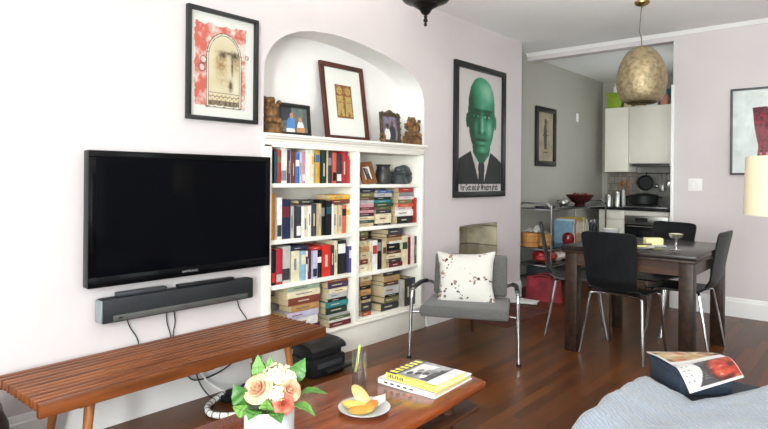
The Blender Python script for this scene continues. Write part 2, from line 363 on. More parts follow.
BOOKS=[
('S', 2.229, 2.2499, 1.18, 0.2082, 0.1443, '16161a', None, 'black upright book, first from left among the uprights, top row, left bay', 'upright books in the top row of the left bay'),
('S', 2.2507, 2.2734, 1.18, 0.2029, 0.1627, '2c5560', None, 'teal upright book, second from left among the uprights, top row, left bay', 'upright books in the top row of the left bay'),
('S', 2.2742, 2.305, 1.18, 0.2103, 0.1522, 'b23a35', '77704a', 'red and olive upright book, third from left among the uprights, top row, left bay', 'upright books in the top row of the left bay'),
('S', 2.3066, 2.3566, 1.18, 0.226, 0.1662, 'ece8e2', '8a8a8c', 'white and grey upright book, fourth from left among the uprights, top row, left bay', 'upright books in the top row of the left bay'),
('S', 2.359, 2.3746, 1.18, 0.2136, 0.1675, '4a3550', None, 'purple upright book, fifth from left among the uprights, top row, left bay', 'upright books in the top row of the left bay'),
('S', 2.3762, 2.3943, 1.18, 0.2182, 0.1339, 'e7cfcb', None, 'pale pink upright book, sixth from left among the uprights, top row, left bay', 'upright books in the top row of the left bay'),
('S', 2.3959, 2.4159, 1.18, 0.2088, 0.1308, '7d3d30', None, 'reddish brown upright book, seventh from left among the uprights, top row, left bay', 'upright books in the top row of the left bay'),
('S', 2.4184, 2.4529, 1.18, 0.2009, 0.1802, '4a6fa8', 'ece8e2', 'blue and white upright book, eighth from left among the uprights, top row, left bay', 'upright books in the top row of the left bay'),
('S', 2.4545, 2.4775, 1.18, 0.2047, 0.1456, 'c6bfd6', None, 'lavender upright book, ninth from left among the uprights, top row, left bay', 'upright books in the top row of the left bay'),
('S', 2.48, 2.518, 1.18, 0.2093, 0.1441, 'd79ba0', 'ece8e2', 'pink and white upright book, tenth from left among the uprights, top row, left bay', 'upright books in the top row of the left bay'),
('S', 2.5197, 2.5557, 1.18, 0.2241, 0.1897, 'ece8e2', None, 'white upright book, eleventh from left among the uprights, top row, left bay', 'upright books in the top row of the left bay'),
('S', 2.5573, 2.5796, 1.18, 0.2301, 0.1582, 'e0d3b4', 'd9a840', 'cream and yellow upright book, twelfth from left among the uprights, top row, left bay', 'upright books in the top row of the left bay'),
('S', 2.5822, 2.6028, 1.18, 0.2231, 0.1802, 'bdbbb8', '16161a', 'pale grey and black upright book, thirteenth from left among the uprights, top row, left bay', 'upright books in the top row of the left bay'),
('S', 2.6054, 2.6445, 1.18, 0.2299, 0.1586, 'd9a840', '4a6fa8', 'yellow and blue upright book, fourteenth from left among the uprights, top row, left bay', 'upright books in the top row of the left bay'),
('S', 2.6471, 2.6887, 1.18, 0.2317, 0.1683, '24352c', None, 'dark green upright book, fifteenth from left among the uprights, top row, left bay', 'upright books in the top row of the left bay'),
('S', 2.6913, 2.7167, 1.18, 0.2258, 0.139, 'e0d3b4', None, 'cream upright book, sixteenth from left among the uprights, top row, left bay', 'upright books in the top row of the left bay'),
('S', 2.7194, 2.7545, 1.18, 0.2251, 0.1681, '3a3a3f', '8a8a8c', 'charcoal and grey upright book, seventeenth from left among the uprights, top row, left bay', 'upright books in the top row of the left bay'),
('S', 2.7572, 2.7929, 1.18, 0.2135, 0.1821, 'cf6355', '16161a', 'salmon and black upright book, eighteenth from left among the uprights, top row, left bay', 'upright books in the top row of the left bay'),
('S', 2.7956, 2.8417, 1.18, 0.2047, 0.1614, '3a3a3f', 'ece8e2', 'charcoal and white upright book, nineteenth from left among the uprights, top row, left bay', 'upright books in the top row of the left bay'),
('S', 2.8454, 2.8873, 1.18, 0.2382, 0.1745, 'b02c3c', None, 'crimson upright book, twentieth from left among the uprights, top row, left bay', 'upright books in the top row of the left bay'),
('S', 2.8901, 2.9195, 1.18, 0.1937, 0.1703, 'b23a35', None, 'red upright book, twenty-first from left among the uprights, top row, left bay', 'upright books in the top row of the left bay'),
('S', 2.9224, 2.9583, 1.18, 0.1699, 0.1338, 'd4543a', None, 'orange red upright book, last on the right among the uprights, top row, left bay', 'upright books in the top row of the left bay'),
('S', 2.2343, 2.2693, 0.825, 0.2951, 0.1755, 'cf8a2c', None, 'orange upright book, first from left among the uprights, second row, left bay', 'upright books in the second row of the left bay'),
('S', 2.274, 2.3121, 0.825, 0.2662, 0.1655, 'ece8e2', '3a3a3f', 'white and charcoal upright book, second from left among the uprights, second row, left bay', 'upright books in the second row of the left bay'),
('S', 2.3145, 2.39, 0.825, 0.2522, 0.1481, '1f2947', '6a2531', 'navy and maroon upright book, third from left among the uprights, second row, left bay', 'upright books in the second row of the left bay'),
('S', 2.3949, 2.4266, 0.825, 0.2089, 0.1319, 'bdbbb8', None, 'pale grey upright book, fourth from left among the uprights, second row, left bay', 'upright books in the second row of the left bay'),
('S', 2.4291, 2.4688, 0.825, 0.2045, 0.1819, '3a3a3f', 'ece8e2', 'charcoal and white upright book, fifth from left among the uprights, second row, left bay', 'upright books in the second row of the left bay'),
('S', 2.4713, 2.4988, 0.825, 0.2033, 0.1584, 'ece8e2', None, 'white upright book, sixth from left among the uprights, second row, left bay', 'upright books in the second row of the left bay'),
('S', 2.5013, 2.5362, 0.825, 0.199, 0.1731, 'e0d3b4', None, 'cream upright book, seventh from left among the uprights, second row, left bay', 'upright books in the second row of the left bay'),
('S', 2.5387, 2.5626, 0.825, 0.2046, 0.1827, 'ece8e2', None, 'white upright book, eighth from left among the uprights, second row, left bay', 'upright books in the second row of the left bay'),
('S', 2.5651, 2.5776, 0.825, 0.2106, 0.1728, 'd79ba0', None, 'pink upright book, ninth from left among the uprights, second row, left bay', 'upright books in the second row of the left bay'),
('S', 2.5802, 2.6198, 0.825, 0.2165, 0.1853, '3d4048', None, 'slate upright book, tenth from left among the uprights, second row, left bay', 'upright books in the second row of the left bay'),
('S', 2.6224, 2.6471, 0.825, 0.2188, 0.1537, 'cbb692', None, 'beige upright book, eleventh from left among the uprights, second row, left bay', 'upright books in the second row of the left bay'),
('S', 2.6506, 2.6932, 0.825, 0.2416, 0.1781, '16161a', '8a8a8c', 'black and grey upright book, twelfth from left among the uprights, second row, left bay', 'upright books in the second row of the left bay'),
('S', 2.6958, 2.7458, 0.825, 0.235, 0.1567, '16161a', '2c5560', 'black and teal upright book, thirteenth from left among the uprights, second row, left bay', 'upright books in the second row of the left bay'),
('S', 2.7485, 2.7687, 0.825, 0.2119, 0.1861, 'ece8e2', None, 'white upright book, fourteenth from left among the uprights, second row, left bay', 'upright books in the second row of the left bay'),
('S', 2.7714, 2.8131, 0.825, 0.204, 0.1827, 'e0d3b4', None, 'cream upright book, fifteenth from left among the uprights, second row, left bay', 'upright books in the second row of the left bay'),
('S', 2.8158, 2.8563, 0.825, 0.2027, 0.1358, 'cbb692', None, 'beige upright book, sixteenth from left among the uprights, second row, left bay', 'upright books in the second row of the left bay'),
('S', 2.859, 2.9022, 0.825, 0.2014, 0.1382, 'cf6355', '16161a', 'salmon and black upright book, seventeenth from left among the uprights, second row, left bay', 'upright books in the second row of the left bay'),
('S', 2.905, 2.9448, 0.825, 0.2072, 0.143, 'e0d3b4', 'd9a840', 'cream and yellow upright book, eighteenth from left among the uprights, second row, left bay', 'upright books in the second row of the left bay'),
('S', 2.9476, 2.9777, 0.825, 0.2636, 0.1879, '1f2947', 'ece8e2', 'navy and white upright book, last on the right among the uprights, second row, left bay', 'upright books in the second row of the left bay'),
('S', 2.2371, 2.2675, 0.543, 0.2147, 0.1562, '16161a', 'cc3028', 'black and bright red upright book, first from left among the uprights, third row, left bay', 'upright books in the third row of the left bay'),
('S', 2.2699, 2.3214, 0.543, 0.2234, 0.1676, 'b02c3c', 'bdbbb8', 'crimson and pale grey upright book, second from left among the uprights, third row, left bay', 'upright books in the third row of the left bay'),
('S', 2.3238, 2.3931, 0.543, 0.2339, 0.1481, 'bdbbb8', '3a3a3f', 'pale grey and charcoal upright book, third from left among the uprights, third row, left bay', 'upright books in the third row of the left bay'),
('S', 2.4013, 2.4686, 0.543, 0.1983, 0.1604, 'e0d3b4', None, 'cream upright book, fourth from left among the uprights, third row, left bay', 'upright books in the third row of the left bay'),
('S', 2.4711, 2.5124, 0.543, 0.1931, 0.1532, '8fb4c8', 'e0d3b4', 'light blue and cream upright book, fifth from left among the uprights, third row, left bay', 'upright books in the third row of the left bay'),
('S', 2.5149, 2.5341, 0.543, 0.1902, 0.1511, 'ece8e2', '1f2947', 'white and navy upright book, sixth from left among the uprights, third row, left bay', 'upright books in the third row of the left bay'),
('S', 2.5376, 2.557, 0.543, 0.2213, 0.1651, '6a2531', None, 'maroon upright book, seventh from left among the uprights, third row, left bay', 'upright books in the third row of the left bay'),
('S', 2.5595, 2.5711, 0.543, 0.1998, 0.1651, '4a3550', None, 'purple upright book, eighth from left among the uprights, third row, left bay', 'upright books in the third row of the left bay'),
('S', 2.5737, 2.6141, 0.543, 0.1873, 0.1843, 'c6bfd6', '1f2947', 'lavender and navy upright book, ninth from left among the uprights, third row, left bay', 'upright books in the third row of the left bay'),
('S', 2.6167, 2.6633, 0.543, 0.1832, 0.1709, '16161a', 'ece8e2', 'black and white upright book, tenth from left among the uprights, third row, left bay', 'upright books in the third row of the left bay'),
('S', 2.6677, 2.7464, 0.543, 0.2149, 0.1857, 'cc3028', None, 'bright red upright book, eleventh from left among the uprights, third row, left bay', 'upright books in the third row of the left bay'),
('S', 2.7491, 2.7818, 0.543, 0.2066, 0.1814, '3a3a3f', None, 'charcoal upright book, twelfth from left among the uprights, third row, left bay', 'upright books in the third row of the left bay'),
('S', 2.7845, 2.8147, 0.543, 0.2365, 0.1895, 'e0d3b4', None, 'cream upright book, thirteenth from left among the uprights, third row, left bay', 'upright books in the third row of the left bay'),
('S', 2.8175, 2.8998, 0.543, 0.232, 0.1703, '16161a', 'ece8e2', 'black and white upright book, fourteenth from left among the uprights, third row, left bay', 'upright books in the third row of the left bay'),
('S', 2.9168, 2.9732, 0.543, 0.1881, 0.1398, '4b4a7c', 'c6bfd6', 'indigo and lavender upright book, last on the right among the uprights, third row, left bay', 'upright books in the third row of the left bay'),
('S', 3.6861, 3.7305, 0.86, 0.2028, 0.1816, 'b23a35', None, 'lone red upright book at the right end of the stacks, right bay', 'upright books in the second row of the right bay'),
('S', 3.1434, 3.1669, 0.528, 0.2152, 0.1879, 'e0d3b4', None, 'cream upright book, first from left among the uprights, third row, right bay', 'upright books in the third row of the right bay'),
('S', 3.1699, 3.2228, 0.528, 0.2232, 0.1843, 'ece8e2', 'b23a35', 'white and red upright book, second from left among the uprights, third row, right bay', 'upright books in the third row of the right bay'),
('S', 3.227, 3.2798, 0.528, 0.2264, 0.1641, '16161a', '8a8a8c', 'black and grey upright book, third from left among the uprights, third row, right bay', 'upright books in the third row of the right bay'),
('S', 3.2852, 3.3262, 0.528, 0.2111, 0.1728, 'cbb692', '5f4030', 'beige and brown upright book, fourth from left among the uprights, third row, right bay', 'upright books in the third row of the right bay'),
('S', 3.533, 3.6007, 0.528, 0.2309, 0.1427, 'e0d3b4', '2f4a38', 'cream and green upright book, fifth from left among the uprights, third row, right bay', 'upright books in the third row of the right bay'),
('S', 3.6041, 3.6213, 0.528, 0.2196, 0.1799, '6a2531', None, 'maroon upright book, sixth from left among the uprights, third row, right bay', 'upright books in the third row of the right bay'),
('S', 3.6247, 3.676, 0.528, 0.229, 0.1644, 'e7cfcb', None, 'pale pink upright book, seventh from left among the uprights, third row, right bay', 'upright books in the third row of the right bay'),
('S', 3.6795, 3.6972, 0.528, 0.2223, 0.1471, '3d4048', None, 'slate upright book, eighth from left among the uprights, third row, right bay', 'upright books in the third row of the right bay'),
('S', 3.7006, 3.7533, 0.528, 0.2237, 0.1338, 'ece8e2', 'cf6355', 'white and salmon upright book, last on the right among the uprights, third row, right bay', 'upright books in the third row of the right bay'),
('S', 3.52, 3.5392, 0.2, 0.2129, 0.1812, 'bdbbb8', None, 'pale grey upright book, first from left among the uprights, bottom row, right bay', 'upright books in the bottom row of the right bay'),
('S', 3.5426, 3.562, 0.2, 0.21, 0.1894, 'cbb692', None, 'beige upright book, second from left among the uprights, bottom row, right bay', 'upright books in the bottom row of the right bay'),
('S', 3.5653, 3.6234, 0.2, 0.2207, 0.1353, '3a3a3f', None, 'charcoal upright book, third from left among the uprights, bottom row, right bay', 'upright books in the bottom row of the right bay'),
('S', 3.6268, 3.6808, 0.2, 0.2173, 0.178, '3d4048', None, 'slate upright book, fourth from left among the uprights, bottom row, right bay', 'upright books in the bottom row of the right bay'),
('S', 3.6842, 3.7446, 0.2, 0.2138, 0.1546, '3a3a3f', None, 'charcoal upright book, last on the right among the uprights, bottom row, right bay', 'upright books in the bottom row of the right bay'),
('F', 2.3762, 2.6449, 0.4792, 0.0353, 0.1784, '9fae98', 0.0037, 'pale green book lying flat, first from top of the left-hand stack, bottom row, left bay', 'books in the left-hand stack, bottom row, left bay'),
('F', 2.3717, 2.6519, 0.4358, 0.0426, 0.1422, 'e0d3b4', 0.0009, 'cream book lying flat, second from top of the left-hand stack, bottom row, left bay', 'books in the left-hand stack, bottom row, left bay'),
('F', 2.3838, 2.6578, 0.3852, 0.0498, 0.189, '7d3d30', -0.0029, 'reddish brown book lying flat, third from top of the left-hand stack, bottom row, left bay', 'books in the left-hand stack, bottom row, left bay'),
('F', 2.4118, 2.6452, 0.3418, 0.0426, 0.1438, 'b58a58', -0.0012, 'tan book lying flat, fourth from top of the left-hand stack, bottom row, left bay', 'books in the left-hand stack, bottom row, left bay'),
('F', 2.3712, 2.6427, 0.2984, 0.0426, 0.1604, 'c6bfd6', -0.001, 'lavender book lying flat, fifth from top of the left-hand stack, bottom row, left bay', 'books in the left-hand stack, bottom row, left bay'),
('F', 2.3764, 2.6393, 0.2406, 0.057, 0.1834, 'ece8e2', -0.0064, 'white book lying flat, sixth from top of the left-hand stack, bottom row, left bay', 'books in the left-hand stack, bottom row, left bay'),
('F', 2.4102, 2.6581, 0.19, 0.0498, 0.1589, '4d2a3d', -0.0037, 'plum book lying flat, lowest of the left-hand stack, bottom row, left bay', 'books in the left-hand stack, bottom row, left bay'),
('F', 2.7276, 2.9219, 0.4935, 0.0155, 0.1698, 'a3562f', -0.0019, 'rust book lying flat, first from top of the right-hand stack, bottom row, left bay', 'books in the right-hand stack, bottom row, left bay'),
('F', 2.7318, 2.9284, 0.4501, 0.0426, 0.1654, '4a3550', -0.0042, 'purple book lying flat, second from top of the right-hand stack, bottom row, left bay', 'books in the right-hand stack, bottom row, left bay'),
('F', 2.736, 2.9129, 0.4176, 0.0317, 0.1551, 'e0d3b4', 0.0056, 'cream book lying flat, third from top of the right-hand stack, bottom row, left bay', 'books in the right-hand stack, bottom row, left bay'),
('F', 2.7276, 2.9198, 0.3797, 0.0371, 0.1406, 'bdbbb8', -0.0045, 'pale grey book lying flat, fourth from top of the right-hand stack, bottom row, left bay', 'books in the right-hand stack, bottom row, left bay'),
('F', 2.7301, 2.9081, 0.358, 0.0209, 0.1708, '16161a', -0.0006, 'black book lying flat, fifth from top of the right-hand stack, bottom row, left bay', 'books in the right-hand stack, bottom row, left bay'),
('F', 2.7082, 2.9215, 0.3201, 0.0371, 0.1633, '2f7f86', 0.0002, 'turquoise book lying flat, sixth from top of the right-hand stack, bottom row, left bay', 'books in the right-hand stack, bottom row, left bay'),
('F', 2.7205, 2.9232, 0.2713, 0.048, 0.1769, '24352c', -0.0116, 'dark green book lying flat, seventh from top of the right-hand stack, bottom row, left bay', 'books in the right-hand stack, bottom row, left bay'),
('F', 2.7083, 2.9226, 0.2605, 0.01, 0.1882, 'bdbbb8', 0.0225, 'pale grey book lying flat, eighth from top of the right-hand stack, bottom row, left bay', 'books in the right-hand stack, bottom row, left bay'),
('F', 2.7249, 2.9207, 0.2388, 0.0209, 0.156, '5b6b45', 0.0246, 'olive green book lying flat, ninth from top of the right-hand stack, bottom row, left bay', 'books in the right-hand stack, bottom row, left bay'),
('F', 2.7189, 2.9158, 0.2225, 0.0155, 0.1698, 'ece8e2', 0.0234, 'white book lying flat, tenth from top of the right-hand stack, bottom row, left bay', 'books in the right-hand stack, bottom row, left bay'),
('F', 2.7216, 2.9247, 0.19, 0.0317, 0.1413, '6a2531', 0.0282, 'maroon book lying flat, lowest of the right-hand stack, bottom row, left bay', 'books in the right-hand stack, bottom row, left bay'),
('F', 3.0282, 3.1884, 1.1104, 0.0263, 0.1511, '1f2947', 0.0025, 'navy book lying flat, first from top of the left-hand stack, second row, right bay', 'books in the left-hand stack, second row, right bay'),
('F', 3.0074, 3.1857, 1.0766, 0.033, 0.1618, '77704a', 0.0006, 'olive book lying flat, second from top of the left-hand stack, second row, right bay', 'books in the left-hand stack, second row, right bay'),
('F', 3.0016, 3.1887, 1.0563, 0.0195, 0.1567, '5f4030', 0.003, 'brown book lying flat, third from top of the left-hand stack, second row, right bay', 'books in the left-hand stack, second row, right bay'),
('F', 3.0158, 3.2004, 1.0292, 0.0263, 0.1485, 'bdbbb8', -0.0059, 'pale grey book lying flat, fourth from top of the left-hand stack, second row, right bay', 'books in the left-hand stack, second row, right bay'),
('F', 3.0247, 3.201, 1.0021, 0.0263, 0.1626, 'd79ba0', -0.0079, 'pink book lying flat, fifth from top of the left-hand stack, second row, right bay', 'books in the left-hand stack, second row, right bay'),
('F', 3.0024, 3.1932, 0.9818, 0.0195, 0.1495, '6a2531', 0.0025, 'maroon book lying flat, sixth from top of the left-hand stack, second row, right bay', 'books in the left-hand stack, second row, right bay'),
('F', 3.0326, 3.1856, 0.9615, 0.0195, 0.1539, 'd79ba0', 0.0025, 'pink book lying flat, seventh from top of the left-hand stack, second row, right bay', 'books in the left-hand stack, second row, right bay'),
('F', 3.0243, 3.1993, 0.9344, 0.0263, 0.1573, '4d2a3d', -0.0097, 'plum book lying flat, eighth from top of the left-hand stack, second row, right bay', 'books in the left-hand stack, second row, right bay'),
('F', 3.0096, 3.199, 0.9074, 0.0263, 0.1536, 'e0d3b4', -0.0058, 'cream book lying flat, ninth from top of the left-hand stack, second row, right bay', 'books in the left-hand stack, second row, right bay'),
('F', 3.0149, 3.1908, 0.8871, 0.0195, 0.1605, '2f4a38', 0.0046, 'green book lying flat, tenth from top of the left-hand stack, second row, right bay', 'books in the left-hand stack, second row, right bay'),
('F', 3.0039, 3.1817, 0.86, 0.0263, 0.1872, 'cbb692', 0.0038, 'beige book lying flat, lowest of the left-hand stack, second row, right bay', 'books in the left-hand stack, second row, right bay'),
('F', 3.2296, 3.3939, 1.1058, 0.0215, 0.1875, '4a6fa8', 0.0047, 'blue book lying flat, first from top of the middle stack, second row, right bay', 'books in the middle stack, second row, right bay'),
('F', 3.1975, 3.4007, 1.076, 0.029, 0.1818, 'bdbbb8', -0.0001, 'pale grey book lying flat, second from top of the middle stack, second row, right bay', 'books in the middle stack, second row, right bay'),
('F', 3.2099, 3.3907, 1.0536, 0.0215, 0.1571, '24352c', -0.0079, 'dark green book lying flat, third from top of the middle stack, second row, right bay', 'books in the middle stack, second row, right bay'),
('F', 3.191, 3.3973, 1.0313, 0.0215, 0.1544, '2f7f86', 0.0026, 'turquoise book lying flat, fourth from top of the middle stack, second row, right bay', 'books in the middle stack, second row, right bay'),
('F', 3.19, 3.4042, 1.0015, 0.029, 0.1747, '2f4a38', 0.0046, 'green book lying flat, fifth from top of the middle stack, second row, right bay', 'books in the middle stack, second row, right bay'),
('F', 3.2258, 3.4041, 0.9792, 0.0215, 0.1688, '77704a', -0.0118, 'olive book lying flat, sixth from top of the middle stack, second row, right bay', 'books in the middle stack, second row, right bay'),
('F', 3.2194, 3.3881, 0.9494, 0.029, 0.155, '3a3a3f', -0.0001, 'charcoal book lying flat, seventh from top of the middle stack, second row, right bay', 'books in the middle stack, second row, right bay'),
('F', 3.2102, 3.3934, 0.8749, 0.0737, 0.187, 'e0d3b4', -0.001, 'cream book lying flat, eighth from top of the middle stack, second row, right bay', 'books in the middle stack, second row, right bay'),
('F', 3.2025, 3.3899, 0.86, 0.0141, 0.1831, '16161a', -0.0034, 'black book lying flat, lowest of the middle stack, second row, right bay', 'books in the middle stack, second row, right bay'),
('F', 3.486, 3.6652, 1.108, 0.0405, 0.1499, 'b23a35', -0.0024, 'red book lying flat, first from top of the right-hand stack, second row, right bay', 'books in the right-hand stack, second row, right bay'),
('F', 3.4875, 3.6612, 1.0749, 0.0323, 0.1796, '8a8a8c', 0.0046, 'grey book lying flat, second from top of the right-hand stack, second row, right bay', 'books in the right-hand stack, second row, right bay'),
('F', 3.487, 3.6756, 1.0501, 0.024, 0.1404, 'e7cfcb', -0.0007, 'pale pink book lying flat, third from top of the right-hand stack, second row, right bay', 'books in the right-hand stack, second row, right bay'),
('F', 3.4894, 3.6586, 1.0171, 0.0323, 0.1536, '77704a', -0.0072, 'olive book lying flat, fourth from top of the right-hand stack, second row, right bay', 'books in the right-hand stack, second row, right bay'),
('F', 3.4753, 3.6668, 0.9923, 0.024, 0.1636, 'd4543a', 0.002, 'orange red book lying flat, fifth from top of the right-hand stack, second row, right bay', 'books in the right-hand stack, second row, right bay'),
('F', 3.4532, 3.6587, 0.9675, 0.024, 0.1463, 'e7cfcb', -0.0098, 'pale pink book lying flat, sixth from top of the right-hand stack, second row, right bay', 'books in the right-hand stack, second row, right bay'),
('F', 3.456, 3.6789, 0.9179, 0.0488, 0.1827, 'ece8e2', -0.0104, 'white book lying flat, seventh from top of the right-hand stack, second row, right bay', 'books in the right-hand stack, second row, right bay'),
('F', 3.4742, 3.6644, 0.86, 0.0571, 0.1557, '16161a', -0.0057, 'black book lying flat, lowest of the right-hand stack, second row, right bay', 'books in the right-hand stack, second row, right bay'),
('F', 3.0549, 3.1376, 0.7878, 0.0363, 0.158, '77704a', -0.0086, 'olive book lying flat, first from top of the left-hand stack, third row, right bay', 'books in the left-hand stack, third row, right bay'),
('F', 3.0415, 3.1274, 0.7599, 0.027, 0.1678, '5f4030', 0.0009, 'brown book lying flat, second from top of the left-hand stack, third row, right bay', 'books in the left-hand stack, third row, right bay'),
('F', 3.0437, 3.1265, 0.7135, 0.0456, 0.1489, 'cbb692', -0.0053, 'beige book lying flat, third from top of the left-hand stack, third row, right bay', 'books in the left-hand stack, third row, right bay'),
('F', 3.0531, 3.1419, 0.6764, 0.0363, 0.159, 'b58a58', 0.0024, 'tan book lying flat, fourth from top of the left-hand stack, third row, right bay', 'books in the left-hand stack, third row, right bay'),
('F', 3.0539, 3.1342, 0.6208, 0.0549, 0.1586, 'cbb692', -0.0031, 'beige book lying flat, fifth from top of the left-hand stack, third row, right bay', 'books in the left-hand stack, third row, right bay'),
('F', 3.0572, 3.134, 0.5837, 0.0363, 0.1747, '7d3d30', -0.0037, 'reddish brown book lying flat, sixth from top of the left-hand stack, third row, right bay', 'books in the left-hand stack, third row, right bay'),
('F', 3.038, 3.1365, 0.528, 0.0549, 0.1748, 'e0d3b4', -0.0107, 'cream book lying flat, lowest of the left-hand stack, third row, right bay', 'books in the left-hand stack, third row, right bay'),
('F', 3.3544, 3.5203, 0.7853, 0.036, 0.184, '3d4048', 0.0049, 'slate book lying flat, first from top of the right-hand stack, third row, right bay', 'books in the right-hand stack, third row, right bay'),
('F', 3.3522, 3.5306, 0.7577, 0.0268, 0.1795, '5f4030', -0.0073, 'brown book lying flat, second from top of the right-hand stack, third row, right bay', 'books in the right-hand stack, third row, right bay'),
('F', 3.356, 3.5136, 0.7301, 0.0268, 0.1807, 'b58a58', -0.0001, 'tan book lying flat, third from top of the right-hand stack, third row, right bay', 'books in the right-hand stack, third row, right bay'),
('F', 3.3738, 3.5283, 0.7118, 0.0176, 0.1734, 'ece8e2', 0.0012, 'white book lying flat, fourth from top of the right-hand stack, third row, right bay', 'books in the right-hand stack, third row, right bay'),
('F', 3.3602, 3.5132, 0.6566, 0.0543, 0.1694, '16161a', -0.0119, 'black book lying flat, fifth from top of the right-hand stack, third row, right bay', 'books in the right-hand stack, third row, right bay'),
('F', 3.3426, 3.5279, 0.6291, 0.0268, 0.1422, '5f4030', -0.0103, 'brown book lying flat, sixth from top of the right-hand stack, third row, right bay', 'books in the right-hand stack, third row, right bay'),
('F', 3.3407, 3.5303, 0.5923, 0.036, 0.149, 'e0d3b4', -0.0116, 'cream book lying flat, seventh from top of the right-hand stack, third row, right bay', 'books in the right-hand stack, third row, right bay'),
('F', 3.3719, 3.5136, 0.5648, 0.0268, 0.1822, '3a3a3f', 0.0001, 'charcoal book lying flat, eighth from top of the right-hand stack, third row, right bay', 'books in the right-hand stack, third row, right bay'),
('F', 3.3716, 3.5318, 0.528, 0.036, 0.169, '6a2531', 0.0024, 'maroon book lying flat, lowest of the right-hand stack, third row, right bay', 'books in the right-hand stack, third row, right bay'),
('F', 3.0492, 3.1733, 0.4586, 0.0423, 0.1656, 'cbb692', 0.0009, 'beige book lying flat, first from top of the left-hand stack, bottom row, right bay', 'books in the left-hand stack, bottom row, right bay'),
('F', 3.0522, 3.1729, 0.4241, 0.0337, 0.1867, 'b58a58', -0.0109, 'tan book lying flat, second from top of the left-hand stack, bottom row, right bay', 'books in the left-hand stack, bottom row, right bay'),
('F', 3.0613, 3.1688, 0.3982, 0.0251, 0.1814, '16161a', -0.0076, 'black book lying flat, third from top of the left-hand stack, bottom row, right bay', 'books in the left-hand stack, bottom row, right bay'),
('F', 3.0553, 3.1619, 0.3551, 0.0423, 0.1708, 'b58a58', 0.0016, 'tan book lying flat, fourth from top of the left-hand stack, bottom row, right bay', 'books in the left-hand stack, bottom row, right bay'),
('F', 3.0643, 3.1645, 0.3207, 0.0337, 0.1598, '16161a', -0.0057, 'black book lying flat, fifth from top of the left-hand stack, bottom row, right bay', 'books in the left-hand stack, bottom row, right bay'),
('F', 3.0653, 3.1582, 0.3034, 0.0164, 0.165, 'cbb692', 0.0055, 'beige book lying flat, sixth from top of the left-hand stack, bottom row, right bay', 'books in the left-hand stack, bottom row, right bay'),
('F', 3.0651, 3.1728, 0.2345, 0.0682, 0.148, '3a3a3f', 0.0004, 'charcoal book lying flat, seventh from top of the left-hand stack, bottom row, right bay', 'books in the left-hand stack, bottom row, right bay'),
('F', 3.0795, 3.1712, 0.2, 0.0337, 0.1659, 'a3562f', -0.0033, 'rust book lying flat, lowest of the left-hand stack, bottom row, right bay', 'books in the left-hand stack, bottom row, right bay'),
('F', 3.3207, 3.5102, 0.4645, 0.0323, 0.1475, '3a3a3f', -0.0103, 'charcoal book lying flat, first from top of the right-hand stack, bottom row, right bay', 'books in the right-hand stack, bottom row, right bay'),
('F', 3.3251, 3.5106, 0.4204, 0.0433, 0.1659, 'b58a58', -0.004, 'tan book lying flat, second from top of the right-hand stack, bottom row, right bay', 'books in the right-hand stack, bottom row, right bay'),
('F', 3.3239, 3.4945, 0.3874, 0.0323, 0.1534, '5f4030', -0.0084, 'brown book lying flat, third from top of the right-hand stack, bottom row, right bay', 'books in the right-hand stack, bottom row, right bay'),
('F', 3.3183, 3.4974, 0.3212, 0.0653, 0.1516, 'bdbbb8', 0.0004, 'pale grey book lying flat, fourth from top of the right-hand stack, bottom row, right bay', 'books in the right-hand stack, bottom row, right bay'),
('F', 3.3337, 3.497, 0.2992, 0.0212, 0.1753, '16161a', -0.0046, 'black book lying flat, fifth from top of the right-hand stack, bottom row, right bay', 'books in the right-hand stack, bottom row, right bay'),
('F', 3.3295, 3.5033, 0.2551, 0.0433, 0.1534, '77704a', -0.0081, 'olive book lying flat, sixth from top of the right-hand stack, bottom row, right bay', 'books in the right-hand stack, bottom row, right bay'),
('F', 3.2946, 3.501, 0.2, 0.0543, 0.1591, '3a3a3f', -0.0089, 'charcoal book lying flat, lowest of the right-hand stack, bottom row, right bay', 'books in the right-hand stack, bottom row, right bay'),
('F', 2.4645, 2.5911, 1.0461, 0.0225, 0.15, '3a3a3f', -0.005, 'dark charcoal book lying flat across the pale upright books, second row, left bay', 'books lying flat above upright rows'),
('F', 2.7474, 2.9376, 1.0373, 0.0281, 0.15, '7d3d30', -0.005, 'reddish book lying flat under the yellow one, second row, left bay', 'books lying flat above upright rows'),
('F', 2.747, 2.9444, 1.0667, 0.0323, 0.15, 'd9a840', -0.005, 'yellow book lying flat on top of the cream paperbacks, second row, left bay', 'books lying flat above upright rows'),
('F', 2.399, 2.5311, 0.7411, 0.0301, 0.15, '1f2947', -0.005, 'navy book lying flat across cream upright books, third row, left bay', 'books lying flat above upright rows'),
('F', 2.5712, 2.6618, 0.7315, 0.0236, 0.15, 'cc3028', -0.005, 'red book lying flat beside the bright red book, third row, left bay', 'books lying flat above upright rows'),
]
# ------------------------------------------------------------ bookcase
bc=thing('bookcase','white built-in two-bay bookcase set into the arched wall niche','bookcase',(0,2.96,0))
def P(name,mb,m,par=bc,**k): return mb.build(name,m,par,world=True,**k)
P('frame',MB().box(-.295,2.142,0,.02,2.20,1.42,.002).box(-.295,2.944,.17,.015,2.988,1.42,.002).box(-.295,3.706,0,.02,3.738,1.42,.002).box(-.295,2.142,1.405,.02,3.738,1.44,.002),SHELF)
P('back_panel',MB().box(-.299,2.15,0,-.288,3.76,1.42),SHELF)
P('ledge',MB().prism([(-.293,1.44),(.03,1.44),(.032,1.452),(.045,1.458),(.05,1.468),(.058,1.472),(.058,1.487),(-.293,1.487)],'Y',2.128,3.738),SHELF)
P('plinth',MB().box(-.29,2.135,0,.022,3.760,.165,.002).prism([(0,.165),(.03,.165),(.036,.172),(.036,.182),(.028,.19),(0,.19)],'Y',2.13,3.767),SHELF)
